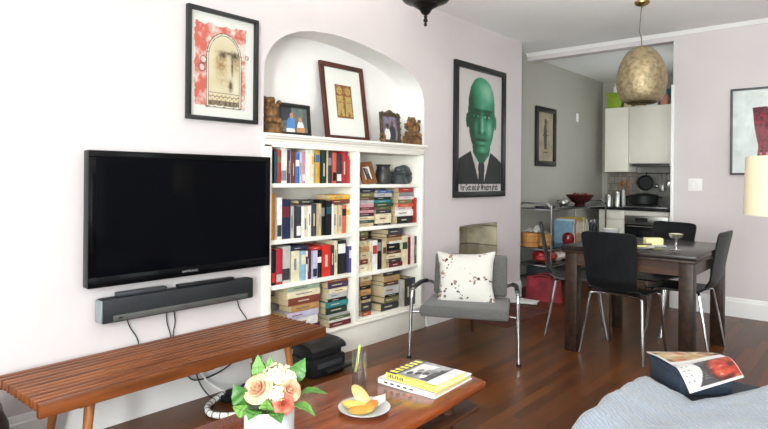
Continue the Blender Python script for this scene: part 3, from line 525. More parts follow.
for z in (1.18,.825,.543,.19): P('shelf',MB().box(-.288,2.216,z-.026,-.002,2.944,z,.002),SHELF)
for z in (1.172,.86,.528,.20): P('shelf',MB().box(-.288,2.996,z-.026,-.002,3.708,z,.002),SHELF)

# ------------------------------------------------------------ books
bmats={}
def bmat(c):
    if c not in bmats: bmats[c]=mat('cover_'+c,c,.5,var=.05,vs=25)
    return bmats[c]
rb=random.Random(5)
for k,a,b,z,d1,d2,c,ex,label,grp in BOOKS:
    cm=bmat(c)
    if k=='S':
        h,dep,band=d1,d2,ex
        tl=0; x1=-.028+rb.uniform(-.012,.012); x0=x1-dep; th=b-a; ct=min(.0022,th*.18)
        t=thing('book',label,'book',(x1,(a+b)/2,z),0,grp)
        m=MB().box(x0,a,z,x1,a+ct,z+h).box(x0,b-ct,z,x1,b,z+h)
        n=4; sp=[(x1-.004,a)]+[(x1-.004+.004*sin(pi*j/n),a+th*j/n) for j in range(n+1)]+[(x1-.004,b),(x1-.006,b),(x1-.006,a)]
        m.prism(sp,'Z',z,z+h)
        cv=m.build('cover',cm,t,world=True)
        MB().box(x0+.003,a+ct,z+.003,x1-.006,b-ct,z+h-.003).build('page_block',PAGES,t,world=True,smooth=False)
        if band:
            q0=z+h*rb.choice((.08,.55,.62)); q1=q0+h*rb.uniform(.18,.34)
            MB().box(x1-.004,a+th*.08,q0,x1+.0008,b-th*.08,q1).build('spine_band',bmat(band),cv,world=True,smooth=False)
        elif th>.012 and rb.random()<.7:
            lc='c9bda4' if sum(int(c[i:i+2],16) for i in (0,2,4))<380 else rb.choice(('6a655e','96604e','7d838a'))
            q0=z+h*rb.uniform(.2,.4)
            MB().box(x1-.004,a+th*.36,q0,x1+.0008,b-th*.36,q0+h*.38).build('spine_label',bmat(lc),cv,world=True,smooth=False)
    else:
        th,dep,pr=d1,d2,ex
        x1=-.03+pr; x0=x1-dep; ct=min(.0022,th*.16)
        t=thing('book',label,'book',(x1,(a+b)/2,z),0,grp)
        m=MB().box(x0,a,z,x1,b,z+ct).box(x0,a,z+th-ct,x1,b,z+th)
        n=4; sp=[(x1-.004+.004*sin(pi*j/n),z+th*j/n) for j in range(n+1)]+[(x1-.006,z+th),(x1-.006,z)]
        m.prism(sp,'Y',a,b)
        cv=m.build('cover',cm,t,world=True)
        MB().box(x0+.004,a+.003,z+ct,x1-.006,b-.003,z+th-ct).build('page_block',PAGES,t,world=True,smooth=False)
        if th>.012:
            lc='c9bda4' if sum(int(c[i:i+2],16) for i in (0,2,4))<380 else rb.choice(('6a655e','96604e','7d838a'))
            q0=a+(b-a)*rb.uniform(.12,.3)
            MB().box(x1-.004,q0,z+th*.42,x1+.0008,q0+(b-a)*rb.uniform(.3,.5),z+th*.58).build('spine_label',bmat(lc),cv,world=True,smooth=False)

# ------------------------------------------------------------ things on the bookcase ledge
LZ=1.487
CARVE=mat('carved_brown_wood','8a6238',.55,col2='4a321f',vs=30,bump=.6,bs=60)
def lion(y,x,h,flip,label):
    t=thing('lion_statue',label,'statue',(x,y,LZ),R(-90) if not flip else R(-90),'carved lion bookends on the ledge')
    s=h/.22; k=1
    b=MB().box(-.05*s,-.055*s,0,.05*s,.055*s,.06*s,.004)
    b.build('plinth',CARVE,t)
    m=MB()
    m.ico((0,.012*s,.10*s),.05*s,(.9,.8,1.0),3,.12,4); m.ico((0,-.02*s,.15*s),.042*s,(1,1,.95),3,.15,5)
    m.ico((0,-.055*s,.145*s),.024*s,(1,.8,.75),3,.1,5); m.ico((0,-.01*s,.19*s),.036*s,(1,.9,.75),3,.25,6)
    for sx in (-1,1):
        m.ico((sx*.03*s,-.035*s,.085*s),.02*s,(.8,.8,1.5),2,.1); m.ico((sx*.034*s,.03*s,.078*s),.026*s,(.9,1.2,.9),2,.1)
        m.ico((sx*.03*s,-.01*s,.205*s),.013*s,(1,.7,1.2),2); m.ico((sx*.014*s,-.06*s,.165*s),.009*s,(1,1,1),2); m.ico((sx*.026*s,-.052*s,.066*s),.018*s,(1,1.2,.6),2)
        for q in range(4): m.ico((sx*(.03+.006*(q%2))*s,(.0+.012*q)*s,(.13+.018*q)*s),.014*s,(1,1,1),2)
    m.ico((0,.055*s,.13*s),.02*s,(.8,.8,1.8),2,.2)
    m.build('figure',CARVE,t,mods=[('REMESH',dict(mode='VOXEL',voxel_size=.0035*s,use_smooth_shade=True))])
    return t
lion(2.262,-.085,.245,0,'carved wooden lion statue at the left end of the bookcase ledge')
lion(3.69,-.065,.235,1,'carved wooden lion statue at the right end of the bookcase ledge')
SK=mat('photo_skin','b98a6a',.5); SKD=mat('photo_dark_skin','6b4a38',.5); BLU=mat('photo_blue','4f83c4',.5); PWH=mat('photo_white','e9e6e2',.5); PDK=mat('photo_dark','33363c',.5); PGR=mat('photo_grey_green','6d7672',.5,col2='4e5654',vs=30); PTAN=mat('photo_tan','c08a58',.5); PPUR=mat('photo_mauve','8d8296',.5,col2='5d5468',vs=20)
def leaned(y0,y1,h,xb,lean,z=LZ):
    # local frame of a picture leaning on the niche wall: u along +y, v up, n to the room
    a=math.asin(lean/h); M=Matrix.Translation((xb,(y0+y1)/2,z))@Matrix(((-sin(0),-sin(a),cos(a),0),(1,0,0,0),(0,cos(a),sin(a),0),(0,0,0,1)))
    return M
def frame_mb(w,h,fw,th,M):
    m=MB()
    for x0,y0,x1,y1 in ((-w/2,0,w/2,fw),(-w/2,h-fw,w/2,h),(-w/2,fw,-w/2+fw,h-fw),(w/2-fw,fw,w/2,h-fw)): m.box(x0,y0,0,x1,y1,th,.0015,M=M)
    m.box(-w/2+.002,.002,.0,w/2-.002,h-.002,.004,M=M)
    return m
def poly(m,pts,d,mi,M):
    t=bmesh.new(); f=t.faces.new([t.verts.new((x,y,d)) for x,y in pts]); f.normal_update()
    if f.normal.z<0: f.normal_flip()
    bmesh.ops.triangulate(t,faces=t.faces[:]); m.add(t,M,mi); return m
def quad(m,x0,y0,x1,y1,d,mi,M): return poly(m,[(x0,y0),(x1,y0),(x1,y1),(x0,y1)],d,mi,M)
# family photo in black frame
M=leaned(2.315,2.59,.215,-.07,.022)
t=thing('photo_frame','black framed family photo with blue shirt beside the left lion statue','photo frame',(-.075,2.46,LZ))
frame_mb(.275,.215,.026,.014,M).build('frame',BLKFR,t,world=True)
m=MB(); quad(m,-.115,.022,.115,.193,.006,0,M); quad(m,-.115,.1,-.02,.193,.0063,1,M); poly(m,ell(-.03,.075,.035,.05),.0066,2,M); poly(m,ell(-.022,.135,.016,.02),.0068,3,M); quad(m,-.07,.022,0,.05,.0067,4,M); poly(m,ell(.05,.06,.028,.045),.0066,4,M); poly(m,ell(.05,.112,.014,.018),.0068,3,M); quad(m,.015,.022,.085,.06,.007,5,M)
m.build('photo',[PGR,PDK,BLU,SK,PWH,PTAN],t,world=True,smooth=False)
# large picture in mahogany frame
MAHOG=wood('mahogany_frame','5a2a1c','3b1a12',.3,'Z')
w_,h_=.445,.575; M=leaned(2.775,3.225,h_,-.125,.085)
t=thing('framed_picture','large mahogany framed picture of two standing figures leaning in the niche','picture',(-.125,3.0,LZ))
frame_mb(w_,h_,.034,.022,M).build('frame',MAHOG,t,world=True)
OCH=mat('print_ochre','a5703f',.6,col2='7c4a28',vs=40); FIG=mat('print_figure_gold','cdb26a',.6,col2='a98c50',vs=60)
m=MB(); quad(m,-.19,.03,.19,.545,.006,0,M); quad(m,-.085,.17,.085,.42,.0065,1,M)
for sx in (-1,1):
    cx=.042*sx
    poly(m,ell(cx,.375,.028,.03),.007,2,M); poly(m,[(cx-.034,.335),(cx+.034,.335),(cx+.03,.25),(cx+.036,.185),(cx+.012,.185),(cx,.23),(cx-.012,.185),(cx-.036,.185),(cx-.03,.25)],.007,2,M)
    quad(m,cx-.016,.37,cx-.006,.378,.0073,1,M); quad(m,cx+.006,.37,cx+.016,.378,.0073,1,M); quad(m,cx-.008,.356,cx+.008,.36,.0073,1,M); quad(m,cx-.028,.285,cx+.028,.291,.0073,1,M)
m.build('print',[PAPER,OCH,FIG],t,world=True,smooth=False)
MB().box(-.19,.03,.01,.19,.545,.0115,M=M).build('glass',FGLASS,t,world=True,smooth=False)
# small ornate photo
ORN=mat('ornate_pewter','4a4640',.4,.6,col2='6b5a3e',vs=40,bump=.5,bs=80)
w_,h_=.235,.24; M=leaned(3.285,3.52,h_,-.055,.02)
t=thing('photo_frame','small ornate pewter framed wedding photo beside the right lion statue','photo frame',(-.05,3.37,LZ))
m=frame_mb(w_,h_,.03,.014,M)
for q in ell(0,h_/2,w_/2,h_/2+.002,20): m.ico(tuple(M@Vector((max(-w_/2+.006,min(w_/2-.006,q[0]*1.3)),max(.01,min(h_-.004,h_/2+(q[1]-h_/2)*1.3)),.012))),.011,(1,1,1),2)
m.ico(tuple(M@Vector((0,h_+.008,.008))),.02,(.6,1.4,.9),2,.2); m.ico(tuple(M@Vector((.03,h_+.002,.008))),.013,(.6,1.2,.8),2); m.ico(tuple(M@Vector((-.03,h_+.002,.008))),.013,(.6,1.2,.8),2)
m.build('frame',ORN,t,world=True)
m=MB(); quad(m,-.09,.028,.09,.212,.006,0,M); poly(m,ell(.025,.08,.04,.065),.0064,1,M); poly(m,ell(.025,.16,.017,.022),.0066,2,M); poly(m,ell(-.035,.07,.034,.05),.0068,3,M); poly(m,ell(-.03,.13,.015,.019),.007,2,M); poly(m,ell(-.032,.142,.018,.012),.0072,1,M)
m.build('photo',[PPUR,PDK,SKD,PWH],t,world=True,smooth=False)
fg=MB()
for i in range(7): fg.ico((-.01+.012*sin(i*2.1),3.265+.016*cos(i*1.9),LZ+.012+.009*i),.016-.001*i,(1,1,1),2,.2,5)
tag(fg.build('figurine',CARVE,mods=[('REMESH',dict(mode='VOXEL',voxel_size=.003,use_smooth_shade=True))]),'tiny brown carved figurine at the foot of the wedding photo','figurine')

# ------------------------------------------------------------ ornaments on the right bay's top shelf
z=1.172
M=leaned(3.075,3.245,.17,-.05,.05,z)@Matrix.Rotation(R(6),4,'Z')
OAK=wood('honey_frame_wood','8e5a2e','6a3f1e',.4,'Z')
t=thing('photo_frame','brown wooden photo frame leaning on the right bay top shelf','photo frame',(-.06,3.12,z))
frame_mb(.155,.17,.036,.016,M).build('frame',OAK,t,world=True)
m=MB(); quad(m,-.045,.032,.045,.138,.006,0,M); poly(m,[(-.02,.035),(.03,.035),(.015,.12),(-.03,.13)],.0066,1,M); poly(m,ell(.005,.1,.016,.024),.007,2,M)
m.build('photo',[PWH,PDK,PGR],t,world=True,smooth=False)
VZ=mat('dark_raku','34342f',.35,col2='1e1d22',vs=12)
m=MB().lathe([(.058,0),(.064,.02),(.066,.06),(.06,.1),(.052,.125),(.054,.14),(.062,.153),(.058,.153),(.048,.135),(.05,.1),(.052,.03),(0,.02)],(-.11,3.385,z),28)
tag(m.build('vase',VZ),'squat dark ceramic vase on the right bay top shelf','vase')
m=MB(); x,y=-.085,3.60
m.lathe([(.075,0),(.07,.02),(.058,.045),(.05,.075),(.062,.085),(.064,.095),(.05,.1)],(x,y-.06,z),20); m.ico((x,y-.055,z+.115),.04,(.9,1.1,.7),3,.1)
m.tube([(x,y-.03,z+.12),(x,y+.03,z+.115),(x,y+.075,z+.075),(x,y+.10,z+.02)],.03,12,smooth=4,radii=[.03,.036,.034,.028,.018,.01]); m.ico((x,y+.03,z+.035),.05,(.8,1.2,.7),3,.1)
tag(m.build('bird_sculpture',mat('black_soapstone','2d3136',.35,col2='454b50',vs=14),mods=[('REMESH',dict(mode='VOXEL',voxel_size=.004,use_smooth_shade=True))]),'dark stone bird sculpture with long tail on the right bay top shelf','sculpture')

# ------------------------------------------------------------ wall art
def wallframe(name,label,wall,a,b,z0,z1,fw,th,fm,off=.004):
    # wall 'L': on x=0 facing +x, a..b along y ; 'B': on y=D facing -y, a..b along x
    if wall=='L': M=Matrix.Translation((off,(a+b)/2,z0))@Matrix(((0,0,1,0),(1,0,0,0),(0,1,0,0),(0,0,0,1)))
    elif wall=='K': M=Matrix.Translation((-.22+off,(a+b)/2,z0))@Matrix(((0,0,1,0),(1,0,0,0),(0,1,0,0),(0,0,0,1)))
    else: M=Matrix.Translation(((a+b)/2,D-off,z0))@Matrix(((1,0,0,0),(0,0,-1,0),(0,1,0,0),(0,0,0,1)))
    w,h=b-a,z1-z0
    t=thing(name,label,'picture',tuple(M.translation))
    frame_mb(w,h,fw,th,M).build('frame',fm,t,world=True)
    return t,M,w,h
# red and ochre face print
t,M,w,h=wallframe('framed_print','black framed red and beige print of an arched face above the television','L',1.625,2.085,1.532,2.15,.022,.03,mat('grey_black_frame','1f2020',.4))
def face_art(u,v):
    nz=lambda k,s: noise.noise(Vector((u*k,v*k*1.3,s)))
    paper=(246,242,238); red=(222,104,90); cream=(240,229,205); ink=(92,70,52); och=(170,128,76); dark=(84,64,48)
    c=paper; wob=.018*nz(9,1)+.012*nz(25,2)
    if .08+wob<u<.865+wob and .10+wob<v<.90+wob:
        k=.5+.9*nz(7,3)+.6*nz(22,4)+(.35 if u<.25 else 0)+(.2 if v>.8 else 0)-(.25 if u>.8 and nz(5,8)<0 else 0)
        c=mixc(paper,red,max(.12,k))
    def inarch(g):
        w2=.275-g; cu=.523; sp=.58; tp=.835-g*.8
        if v<.10+g*.6 or abs(u-cu)>w2: return False
        return v<sp or ((u-cu)/w2)**2+((v-sp)/(tp-sp))**2<1
    if inarch(0): c=ink if not inarch(.012+.006*nz(20,5)) else mixc(cream,(250,245,235),.5)
    if inarch(.026): c=mixc(ink,cream,.15) if not inarch(.037+.005*nz(17,3)) else cream
    if inarch(.037):
        c=mixc(c,(225,205,165),.4+.6*nz(5,6))
        for cu,cv,su,sv,a in ((.47,.53,.085,.11,.85),(.71,.55,.05,.07,.7),(.5,.37,.12,.05,.25)): c=mixc(c,och,a*gau(u,v,cu,cv,su,sv)*(1+.8*nz(26,7)))
        for cu,cv,su,sv,a in ((.50,.615,.05,.026,1),(.69,.625,.07,.034,1),(.6,.645,.14,.012,.8),(.645,.53,.016,.09,.9),(.625,.322,.03,.045,1)): c=mixc(c,dark,1.3*a*gau(u,v,cu,cv,su,sv)*(.8+.6*nz(30,9)))
        if abs(u-.655)<.008 and .42<v<.6: c=mixc(c,ink,.6)
        if .165<v<.235 and math.sin(u*95)*math.sin(v*150)>.35: c=mixc(c,och,.8)
        if abs(v-.245)<.004 or abs(v-.205)<.003: c=mixc(c,ink,.7)
        if v<.165: c=mixc(ink,cream,.25+.4*nz(30,3))
    for cu,cv in ((.205,.545),(.185,.47)):
        d=math.hypot((u-cu)/.05,(v-cv)/.042)
        if .72<d<1: c=mixc(c,ink,.8)
        elif d<.72: c=mixc(c,paper,.7)
    d=math.hypot((u-.885)/.026,(v-.632)/.02)
    if .6<d<1.1: c=mixc(c,ink,.75)
    return c
printed(M,-w/2+.02,.02,w/2-.02,h-.02,.006,110,140,face_art,t)
MB().box(-w/2+.02,.02,.012,w/2-.02,h-.02,.0135,M=M).build('glass',FGLASS,t,world=True,smooth=False)
# green portrait poster
t,M,w,h=wallframe('framed_poster','large black framed poster of a green toned man in suit and tie','L',4.172,5.05,1.052,2.262,.052,.03,BLKFR)
PGY=mat('poster_pale','dcd5d3',.6); PB=mat('poster_black','1d1e20',.6)
head=[(.53,.955),(.63,.945),(.73,.91),(.80,.845),(.83,.755),(.838,.64),(.825,.54),(.79,.455),(.73,.375),(.65,.325),(.56,.30),(.47,.305),(.38,.345),(.31,.405),(.265,.48),(.245,.56),(.232,.66),(.245,.77),(.29,.86),(.37,.925),(.45,.95)]
def inside(P_,u,v):
    r=False; n=len(P_)
    for i in range(n):
        (a,b),(c,d)=P_[i],P_[i-1]
        if (b>v)!=(d>v) and u<(c-a)*(v-b)/(d-b)+a: r=not r
    return r
suit=[(0,0),(1,0),(1,.245),(.9,.285),(.74,.33),(.62,.25),(.36,.25),(.30,.335),(.12,.29),(0,.25)]
shirt=[(.30,.345),(.5,.05),(.58,.05),(.74,.34),(.6,.36),(.44,.36)]; neck=[(.32,.42),(.75,.42),(.71,.31),(.6,.245),(.53,.235),(.46,.245),(.345,.32)]; tie=[(.48,.25),(.585,.25),(.605,.215),(.59,.05),(.475,.05),(.46,.215)]
def portrait(u,v):
    white=(222,213,211); blk=(34,34,36); dk=(18,70,46); md=(52,142,102); lt=(150,206,176)
    c=white
    if inside(suit,u,v): c=mixc(blk,(62,62,64),.5*max(0,noise.noise(Vector((u*6,v*9,2))))+.3*gau(u,v,.2,.22,.06,.08))
    if inside(shirt,u,v): c=mixc(white,(170,165,164),.5*gau(u,v,.38,.22,.06,.09))
    if inside(tie,u,v): c=mixc(blk,(66,66,68),.6*gau(u,v,.53,.2,.03,.1))
    L=None
    if inside(neck,u,v): L=.22-.2*gau(u,v,.45,.36,.2,.05)+.15*gau(u,v,.68,.3,.05,.05)
    if inside(head,u,v) or math.hypot((u-.225)/.036,(v-.585)/.062)<1 or math.hypot((u-.85)/.028,(v-.585)/.058)<1:
        L=.52
        for cu,cv,su,sv,a in ((.66,.83,.15,.09,.34),(.5,.88,.2,.06,.1),(.30,.62,.10,.30,-.36),(.27,.45,.12,.12,-.2),(.41,.632,.085,.035,-.34),(.655,.632,.085,.033,-.28),(.41,.672,.10,.012,-.3),(.66,.675,.10,.012,-.28),
            (.55,.57,.026,.07,.34),(.475,.545,.035,.07,-.3),(.55,.513,.05,.018,.16),(.487,.494,.024,.010,-.4),(.6,.494,.022,.010,-.32),(.54,.475,.1,.012,-.14),(.72,.53,.07,.07,.3),(.40,.53,.06,.05,.10),
            (.535,.437,.12,.012,-.34),(.535,.425,.10,.007,-.35),(.535,.405,.09,.014,.14),(.535,.385,.08,.010,-.22),(.56,.345,.07,.025,.2),(.40,.37,.08,.06,-.22),(.80,.5,.05,.2,-.18),(.53,.30,.2,.025,-.35),(.225,.585,.03,.05,-.2),(.55,.71,.05,.03,.12)):
            L+=a*gau(u,v,cu,cv,su,sv)
        for cu in (.405,.655):
            L+=.7*gau(u,v,cu-.038,.628,.024,.010)+.65*gau(u,v,cu+.038,.628,.022,.010)-.8*gau(u,v,cu,.63,.024,.015)-.7*gau(u,v,cu,.646,.08,.007)-.4*gau(u,v,cu,.676,.1,.011)
        L=.5+(L-.5)*1.45+.05*noise.noise(Vector((u*14,v*20,5)))-.04
    if L is not None: c=mixc(dk,md,L*2) if L<.5 else mixc(md,lt,(L-.5)*2)
    if v<.062: c=white
    return c
iw=w-.1; ih=h-.1
printed(M,-iw/2,.05,iw/2,.05+ih,.006,110,170,portrait,t)
MB().text('Vor Gott sind alle Menschen gleich',.082,M@Matrix.Translation((0,.05+.033*ih,.0066)),0,.0003,.56,.0022).build('lettering',PB,t,world=True,smooth=False)
# picture on the right hand wall
t,M,w,h=wallframe('framed_picture','dark grey framed picture of a red patterned vest on the right wall','B',1.795,2.46,1.275,2.045,.017,.03,mat('grey_frame','55565a',.4))
rp=random.Random(2)
VEST=mat('vest_red','a83c4c',.7,col2='5c2f3f',vs=38); VESTD=mat('vest_dark','3d2631',.7,col2='7a3844',vs=40); MATW=mat('mat_board','eef0f2',.6)
m=MB(); quad(m,-w/2+.015,.015,w/2-.015,h-.015,.006,0,M)
vp=[(-.165,.595),(-.06,.60),(0,.56),(.06,.60),(.165,.595),(.16,.42),(.185,.15),(-.13,.15),(-.12,.25),(-.15,.42)]
poly(m,vp,.007,1,M); poly(m,[(-.165,.595),(-.06,.60),(-.055,.56),(-.16,.55)],.0074,2,M); poly(m,[(-.02,.55),(.02,.55),(.02,.15),(-.02,.15)],.0074,2,M)
for q in range(26):
    a_,b_=rp.uniform(-.11,.13),rp.uniform(.18,.52); poly(m,ell(a_,b_,.012,.014,8),.0076,2 if q%2 else 3,M)
m.build('print',[MATW,VEST,VESTD,mat('vest_pink','d9808a',.7)],t,world=True,smooth=False)
MB().box(-w/2+.015,.015,.02,w/2-.015,h-.015,.0215,M=M).build('glass',FGLASS,t,world=True,smooth=False)
# picture in the kitchen passage
t,M,w,h=wallframe('framed_print','narrow black framed tan print hanging on the kitchen side wall','K',6.17,6.70,1.378,2.075,.06,.025,BLKFR)
TANP=mat('print_tan','a79a84',.6,col2='8f826c',vs=10); TND=mat('print_dark_figure','4a4640',.6)
m=MB(); quad(m,-w/2+.05,.05,w/2-.05,h-.05,.006,0,M)
poly(m,[(-.03,.2),(.03,.2),(.04,.42),(.02,.5),(-.03,.49),(-.05,.4)],.0066,1,M); poly(m,ell(0,.53,.03,.035),.0066,1,M); quad(m,-.07,.36,.07,.375,.0068,1,M); quad(m,-.06,.16,.06,.17,.0068,1,M)
m.build('print',[TANP,TND],t,world=True,smooth=False)
tag(MB().box(-.22,7.35,1.98,-.20,7.40,2.09,.006).build('wall_sensor',WHITE),'small white oblong sensor box on the kitchen side wall','sensor')
t=thing('light_switch','double white rocker light switch on the right wall','light switch',(1.51,D,1.18))
MB().box(1.449,D-.006,1.122,1.568,D,1.237,.003).build('plate',WHITE,t,world=True)
for a in (1.475,1.517): MB().box(a,D-.010,1.15,a+.028,D-.005,1.21,.002).build('rocker',WHITE,t,world=True)

# ------------------------------------------------------------ television, soundbar
TVB=mat('tv_bezel','08080a',.15,spec=.18); SCR=mat('tv_screen','06070b',.05,spec=.08,var=0)
t=thing('television','large black flat television mounted on the white wall above the bench','television',(.05,1.62,.68))
y0,y1,z0,z1=1.098,2.135,.695,1.338
P('cabinet',MB().box(.03,y0,z0,.085,y1,z1,.006),mat('tv_back','14171a',.4),t)
P('bezel',MB().box(.08,y0,z0,.09,y1,z0+.05,.002).box(.08,y0,z1-.032,.09,y1,z1,.002).box(.08,y0,z0+.05,.09,y0+.035,z1-.032,.002).box(.08,y1-.035,z0+.05,.09,y1,z1-.032,.002),TVB,t)
P('screen',MB().box(.082,y0+.033,z0+.048,.0875,y1-.033,z1-.03),SCR,t,smooth=False)
P('wall_mount',MB().box(.002,1.4,.85,.032,1.8,1.2),BLACK,t)
LG=mat('logo_silver','c9cbd0',.3,.6)
P('logo',MB().text('SAMSUNG',.017,Matrix.Translation((.0903,1.615,z0+.026))@Matrix(((0,0,1,0),(1,0,0,0),(0,1,0,0),(0,0,0,1))),0,.0004,1.2),LG,t)
t=thing('soundbar','long black soundbar with grey end cap on the wall under the television','soundbar',(.06,1.58,.525))
y0,y1,z0,z1=1.165,2.02,.519,.634
P('body',MB().box(.02,y0,z0,.09,y1,z1,.008),mat('soundbar_black','212427',.55,bump=.1,bs=400),t)
P('end_cap',MB().box(.022,y0-.006,z0+.003,.088,y0+.004,z1-.003,.006),mat('soundbar_grey','8f9698',.4,.3),t)
P('trim_strip',MB().box(.088,y0+.05,z0+.006,.0915,y1-.04,z0+.034,.001),mat('soundbar_strip','5b5a58',.45,.3),t)
P('badge',MB().prism(ell(y0+.085,z0+.02,.012,.004,16),'X',.091,.0922),BLACK,t)
tag(MB().box(.028,1.245,.635,.07,1.50,.655,.006).build('remote_control',mat('remote_grey','3a3c40',.3)),'slim dark remote lying on the left half of the soundbar','remote control')
tag(MB().box(.028,1.565,.635,.068,1.905,.65,.004).build('remote_control',BLACK),'long thin black remote lying on the right half of the soundbar','remote control')
CAB=mat('black_cable','18181a',.5)
for i,(pts,lab) in enumerate([([(.02,1.31,.53),(.012,1.33,.47),(.012,1.37,.40),(.02,1.38,.33)],'short black cable hanging below the left half of the soundbar'),
 ([(.02,1.52,.53),(.012,1.53,.45),(.012,1.55,.38),(.02,1.55,.30)],'thin black cable left of a pair hanging below the soundbar middle'),
 ([(.02,1.56,.53),(.012,1.575,.45),(.012,1.565,.38),(.02,1.57,.30)],'thin black cable right of a pair hanging below the soundbar middle'),
 ([(.02,1.95,.53),(.012,1.98,.45),(.012,2.03,.38),(.02,2.05,.3)],'thin dark cable hanging below the right end of the soundbar')]):
    tag(MB().tube(pts,.0028,6,smooth=5).build('cable',CAB),lab,'cable','cables behind the bench')

# ------------------------------------------------------------ slatted bench
BW=wood('bench_walnut','8c4f27','643418',.3,'Y',spec=.5); BWE=wood('bench_walnut_edge','7e4421','5e3218',.3,'Y')
LEGW=wood('bench_leg_walnut','a3673a','83502b',.35,'Z')
th=R(1.9); t=thing('slatted_bench','long slatted walnut bench along the wall under the television','bench',(.272,1.487,0),th)
bl=1.475; bw=.475
n=12; pitch=bw/(n-.0)
for i in range(n):
    x=-bw/2+pitch*(i+.5)
    if i==n-1: MB().box(x-pitch*.32,-bl/2,.325,x+pitch*.42,bl/2,.38,.004).build('edge_rail',BWE,t)
    elif i==0: MB().box(x-pitch*.42,-bl/2,.325,x+pitch*.32,bl/2,.38,.004).build('edge_rail',BWE,t)
    else: MB().box(x-pitch*.30,-bl/2+.002,.343,x+pitch*.30,bl/2-.002,.379,.003).build('slat',BW,t)
for y in (-.55,0,.55): MB().box(-bw/2+.04,y-.03,.31,bw/2-.04,y+.03,.342).build('cross_rail',BWE,t)
for sx in (-1,1):
    for sy in (-1,1): MB().cone((sx*.15,sy*.52,.32),(sx*.18,sy*.56,0),.021,.013).build('leg',LEGW,t)

# ------------------------------------------------------------ under the bench
WC=mat('white_plastic','e8e6e2',.4)
m=MB(); pts=spline([Vector(p) for p in [(.30,1.62,.02),(.24,1.56,.02),(.22,1.62,.02),(.2,1.70,.022),(.24,1.76,.022),(.33,1.80,.022),(.38,1.84,.022)]],8)
t=thing('cable_sleeve','white ribbed cable sleeve curled on the floor under the bench','cable sleeve',(.26,1.69,0))
pts=spline([Vector(p) for p in [(.115,1.83,.03),(.14,1.74,.02),(.2,1.655,.02),(.29,1.62,.02),(.37,1.665,.02),(.41,1.76,.02),(.42,1.86,.02)]],10)
MB().tube(pts,.015,12).build('sleeve',WC,t,world=True)
m=MB()
for k in range(4,len(pts)-3,4): m.tube([pts[k],pts[k]+(pts[k+1]-pts[k]).normalized()*.004],.0165,12)
m.build('rib',CAB,t,world=True)
for pts,lab,r,mm in [([(.11,1.82,.03),(.06,1.74,.1),(.05,1.70,.2),(.06,1.75,.27),(.07,1.86,.28),(.09,1.98,.22),(.1,2.0,.15)],'white cable looping up above the ribbed sleeve under the bench',.006,WC),
 ([(.02,1.60,.30),(.04,1.63,.16),(.05,1.70,.115),(.06,1.85,.14),(.06,1.98,.22),(.05,2.05,.28)],'black cable drooping in a deep loop below the bench',.004,CAB),
 ([(.02,1.72,.30),(.03,1.76,.22),(.05,1.85,.2),(.06,1.95,.25),(.06,2.0,.29)],'black cable drooping in a shallow loop below the bench',.004,CAB),
 ([(.03,1.66,.26),(.05,1.70,.1),(.1,1.75,.012),(.13,1.80,.012),(.2,1.86,.012)],'black cable dropping to the floor behind the white sleeve',.004,CAB),
 ([(.06,2.0,.24),(.08,2.08,.14),(.07,2.16,.06),(.09,2.26,.02)],'black cable running down towards the printer',.004,CAB)]:
    tag(MB().tube(pts,r,8,smooth=8).build('cable',mm),lab,'cable','cables behind the bench')
t=thing('power_strip','black power strip on the floor behind the ribbed white sleeve','power strip',(.16,1.88,0),R(8))
MB().box(-.03,-.11,0,.03,.13,.035,.006).build('body',BLACK,t)
for q in (-.07,-.01,.05): MB().box(-.018,q-.018,.035,.018,q+.018,.06,.004).build('plug',mat('plug_blue','2d4a86',.4) if q>0 else CAB,t)

# ------------------------------------------------------------ printer on the floor
PRB=mat('printer_black','17181a',.35)
t=thing('printer','low black printer with rounded lid on the floor below the bookcase','printer',(.18,2.5,0))
P('body',MB().box(.05,2.325,.0,.27,2.60,.115,.012).box(.06,2.335,.1,.25,2.59,.15,.015),PRB,t)
P('lid',MB().prism([(.05,.15),(.275,.15),(.27,.172),(.245,.188),(.19,.198),(.1,.2),(.06,.19)],'Y',2.315,2.605,bev=.006),PRB,t)
P('paper_tray',MB().box(.25,2.40,.03,.32,2.67,.05,.006),PRB,t)
P('front_slot',MB().box(.269,2.36,.055,.273,2.57,.085,.001),mat('printer_grey','3b3d40',.3),t)

# ------------------------------------------------------------ dark pouf at left edge
LEA=mat('dark_brown_leather','2b211e',.45,bump=.15,bs=120)
t=thing('pouf','dark brown round leather pouf at the near end of the bench','pouf',(.29,.48,0))
MB().lathe([(0,0),(.19,0),(.225,.03),(.245,.1),(.25,.19),(.24,.28),(.215,.34),(.17,.365),(0,.37)],(0,0,0),48).build('cushion',LEA,t)
MB().tube([(.216*cos(a),.216*sin(a),.342) for a in [2*pi*k/40 for k in range(40)]],.005,6,closed=True).build('piping',LEA,t)
# ------------------------------------------------------------ coffee table
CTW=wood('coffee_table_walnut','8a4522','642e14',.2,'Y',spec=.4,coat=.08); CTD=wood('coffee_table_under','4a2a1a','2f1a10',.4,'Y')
TZ=.42
t=thing('coffee_table','long reddish walnut coffee table with lower shelf','coffee table',(1.45,1.25,0))
def tt(x0,x1,y0,y1,bow,side):
    n=10; o=[]
    for k in range(n+1): u=k/n; o.append((x0+(x1-x0)*u,y1+bow*sin(pi*u)))
    for k in range(1,n+1): u=k/n; o.append((x1+side*sin(pi*u),y1+(y0-y1)*u))
    for k in range(1,n+1): u=k/n; o.append((x1+(x0-x1)*u,y0-bow*sin(pi*u)))
    for k in range(1,n): u=k/n; o.append((x0-side*sin(pi*u),y0+(y1-y0)*u))
    return o
P('tabletop',MB().prism(tt(1.225,1.665,.45,1.985,.035,.03),'Z',TZ-.028,TZ,bev=.006),CTW,t)
P('lower_shelf',MB().prism(tt(1.27,1.655,.6,1.95,.05,.02),'Z',.312,.33,bev=.006),CTD,t)
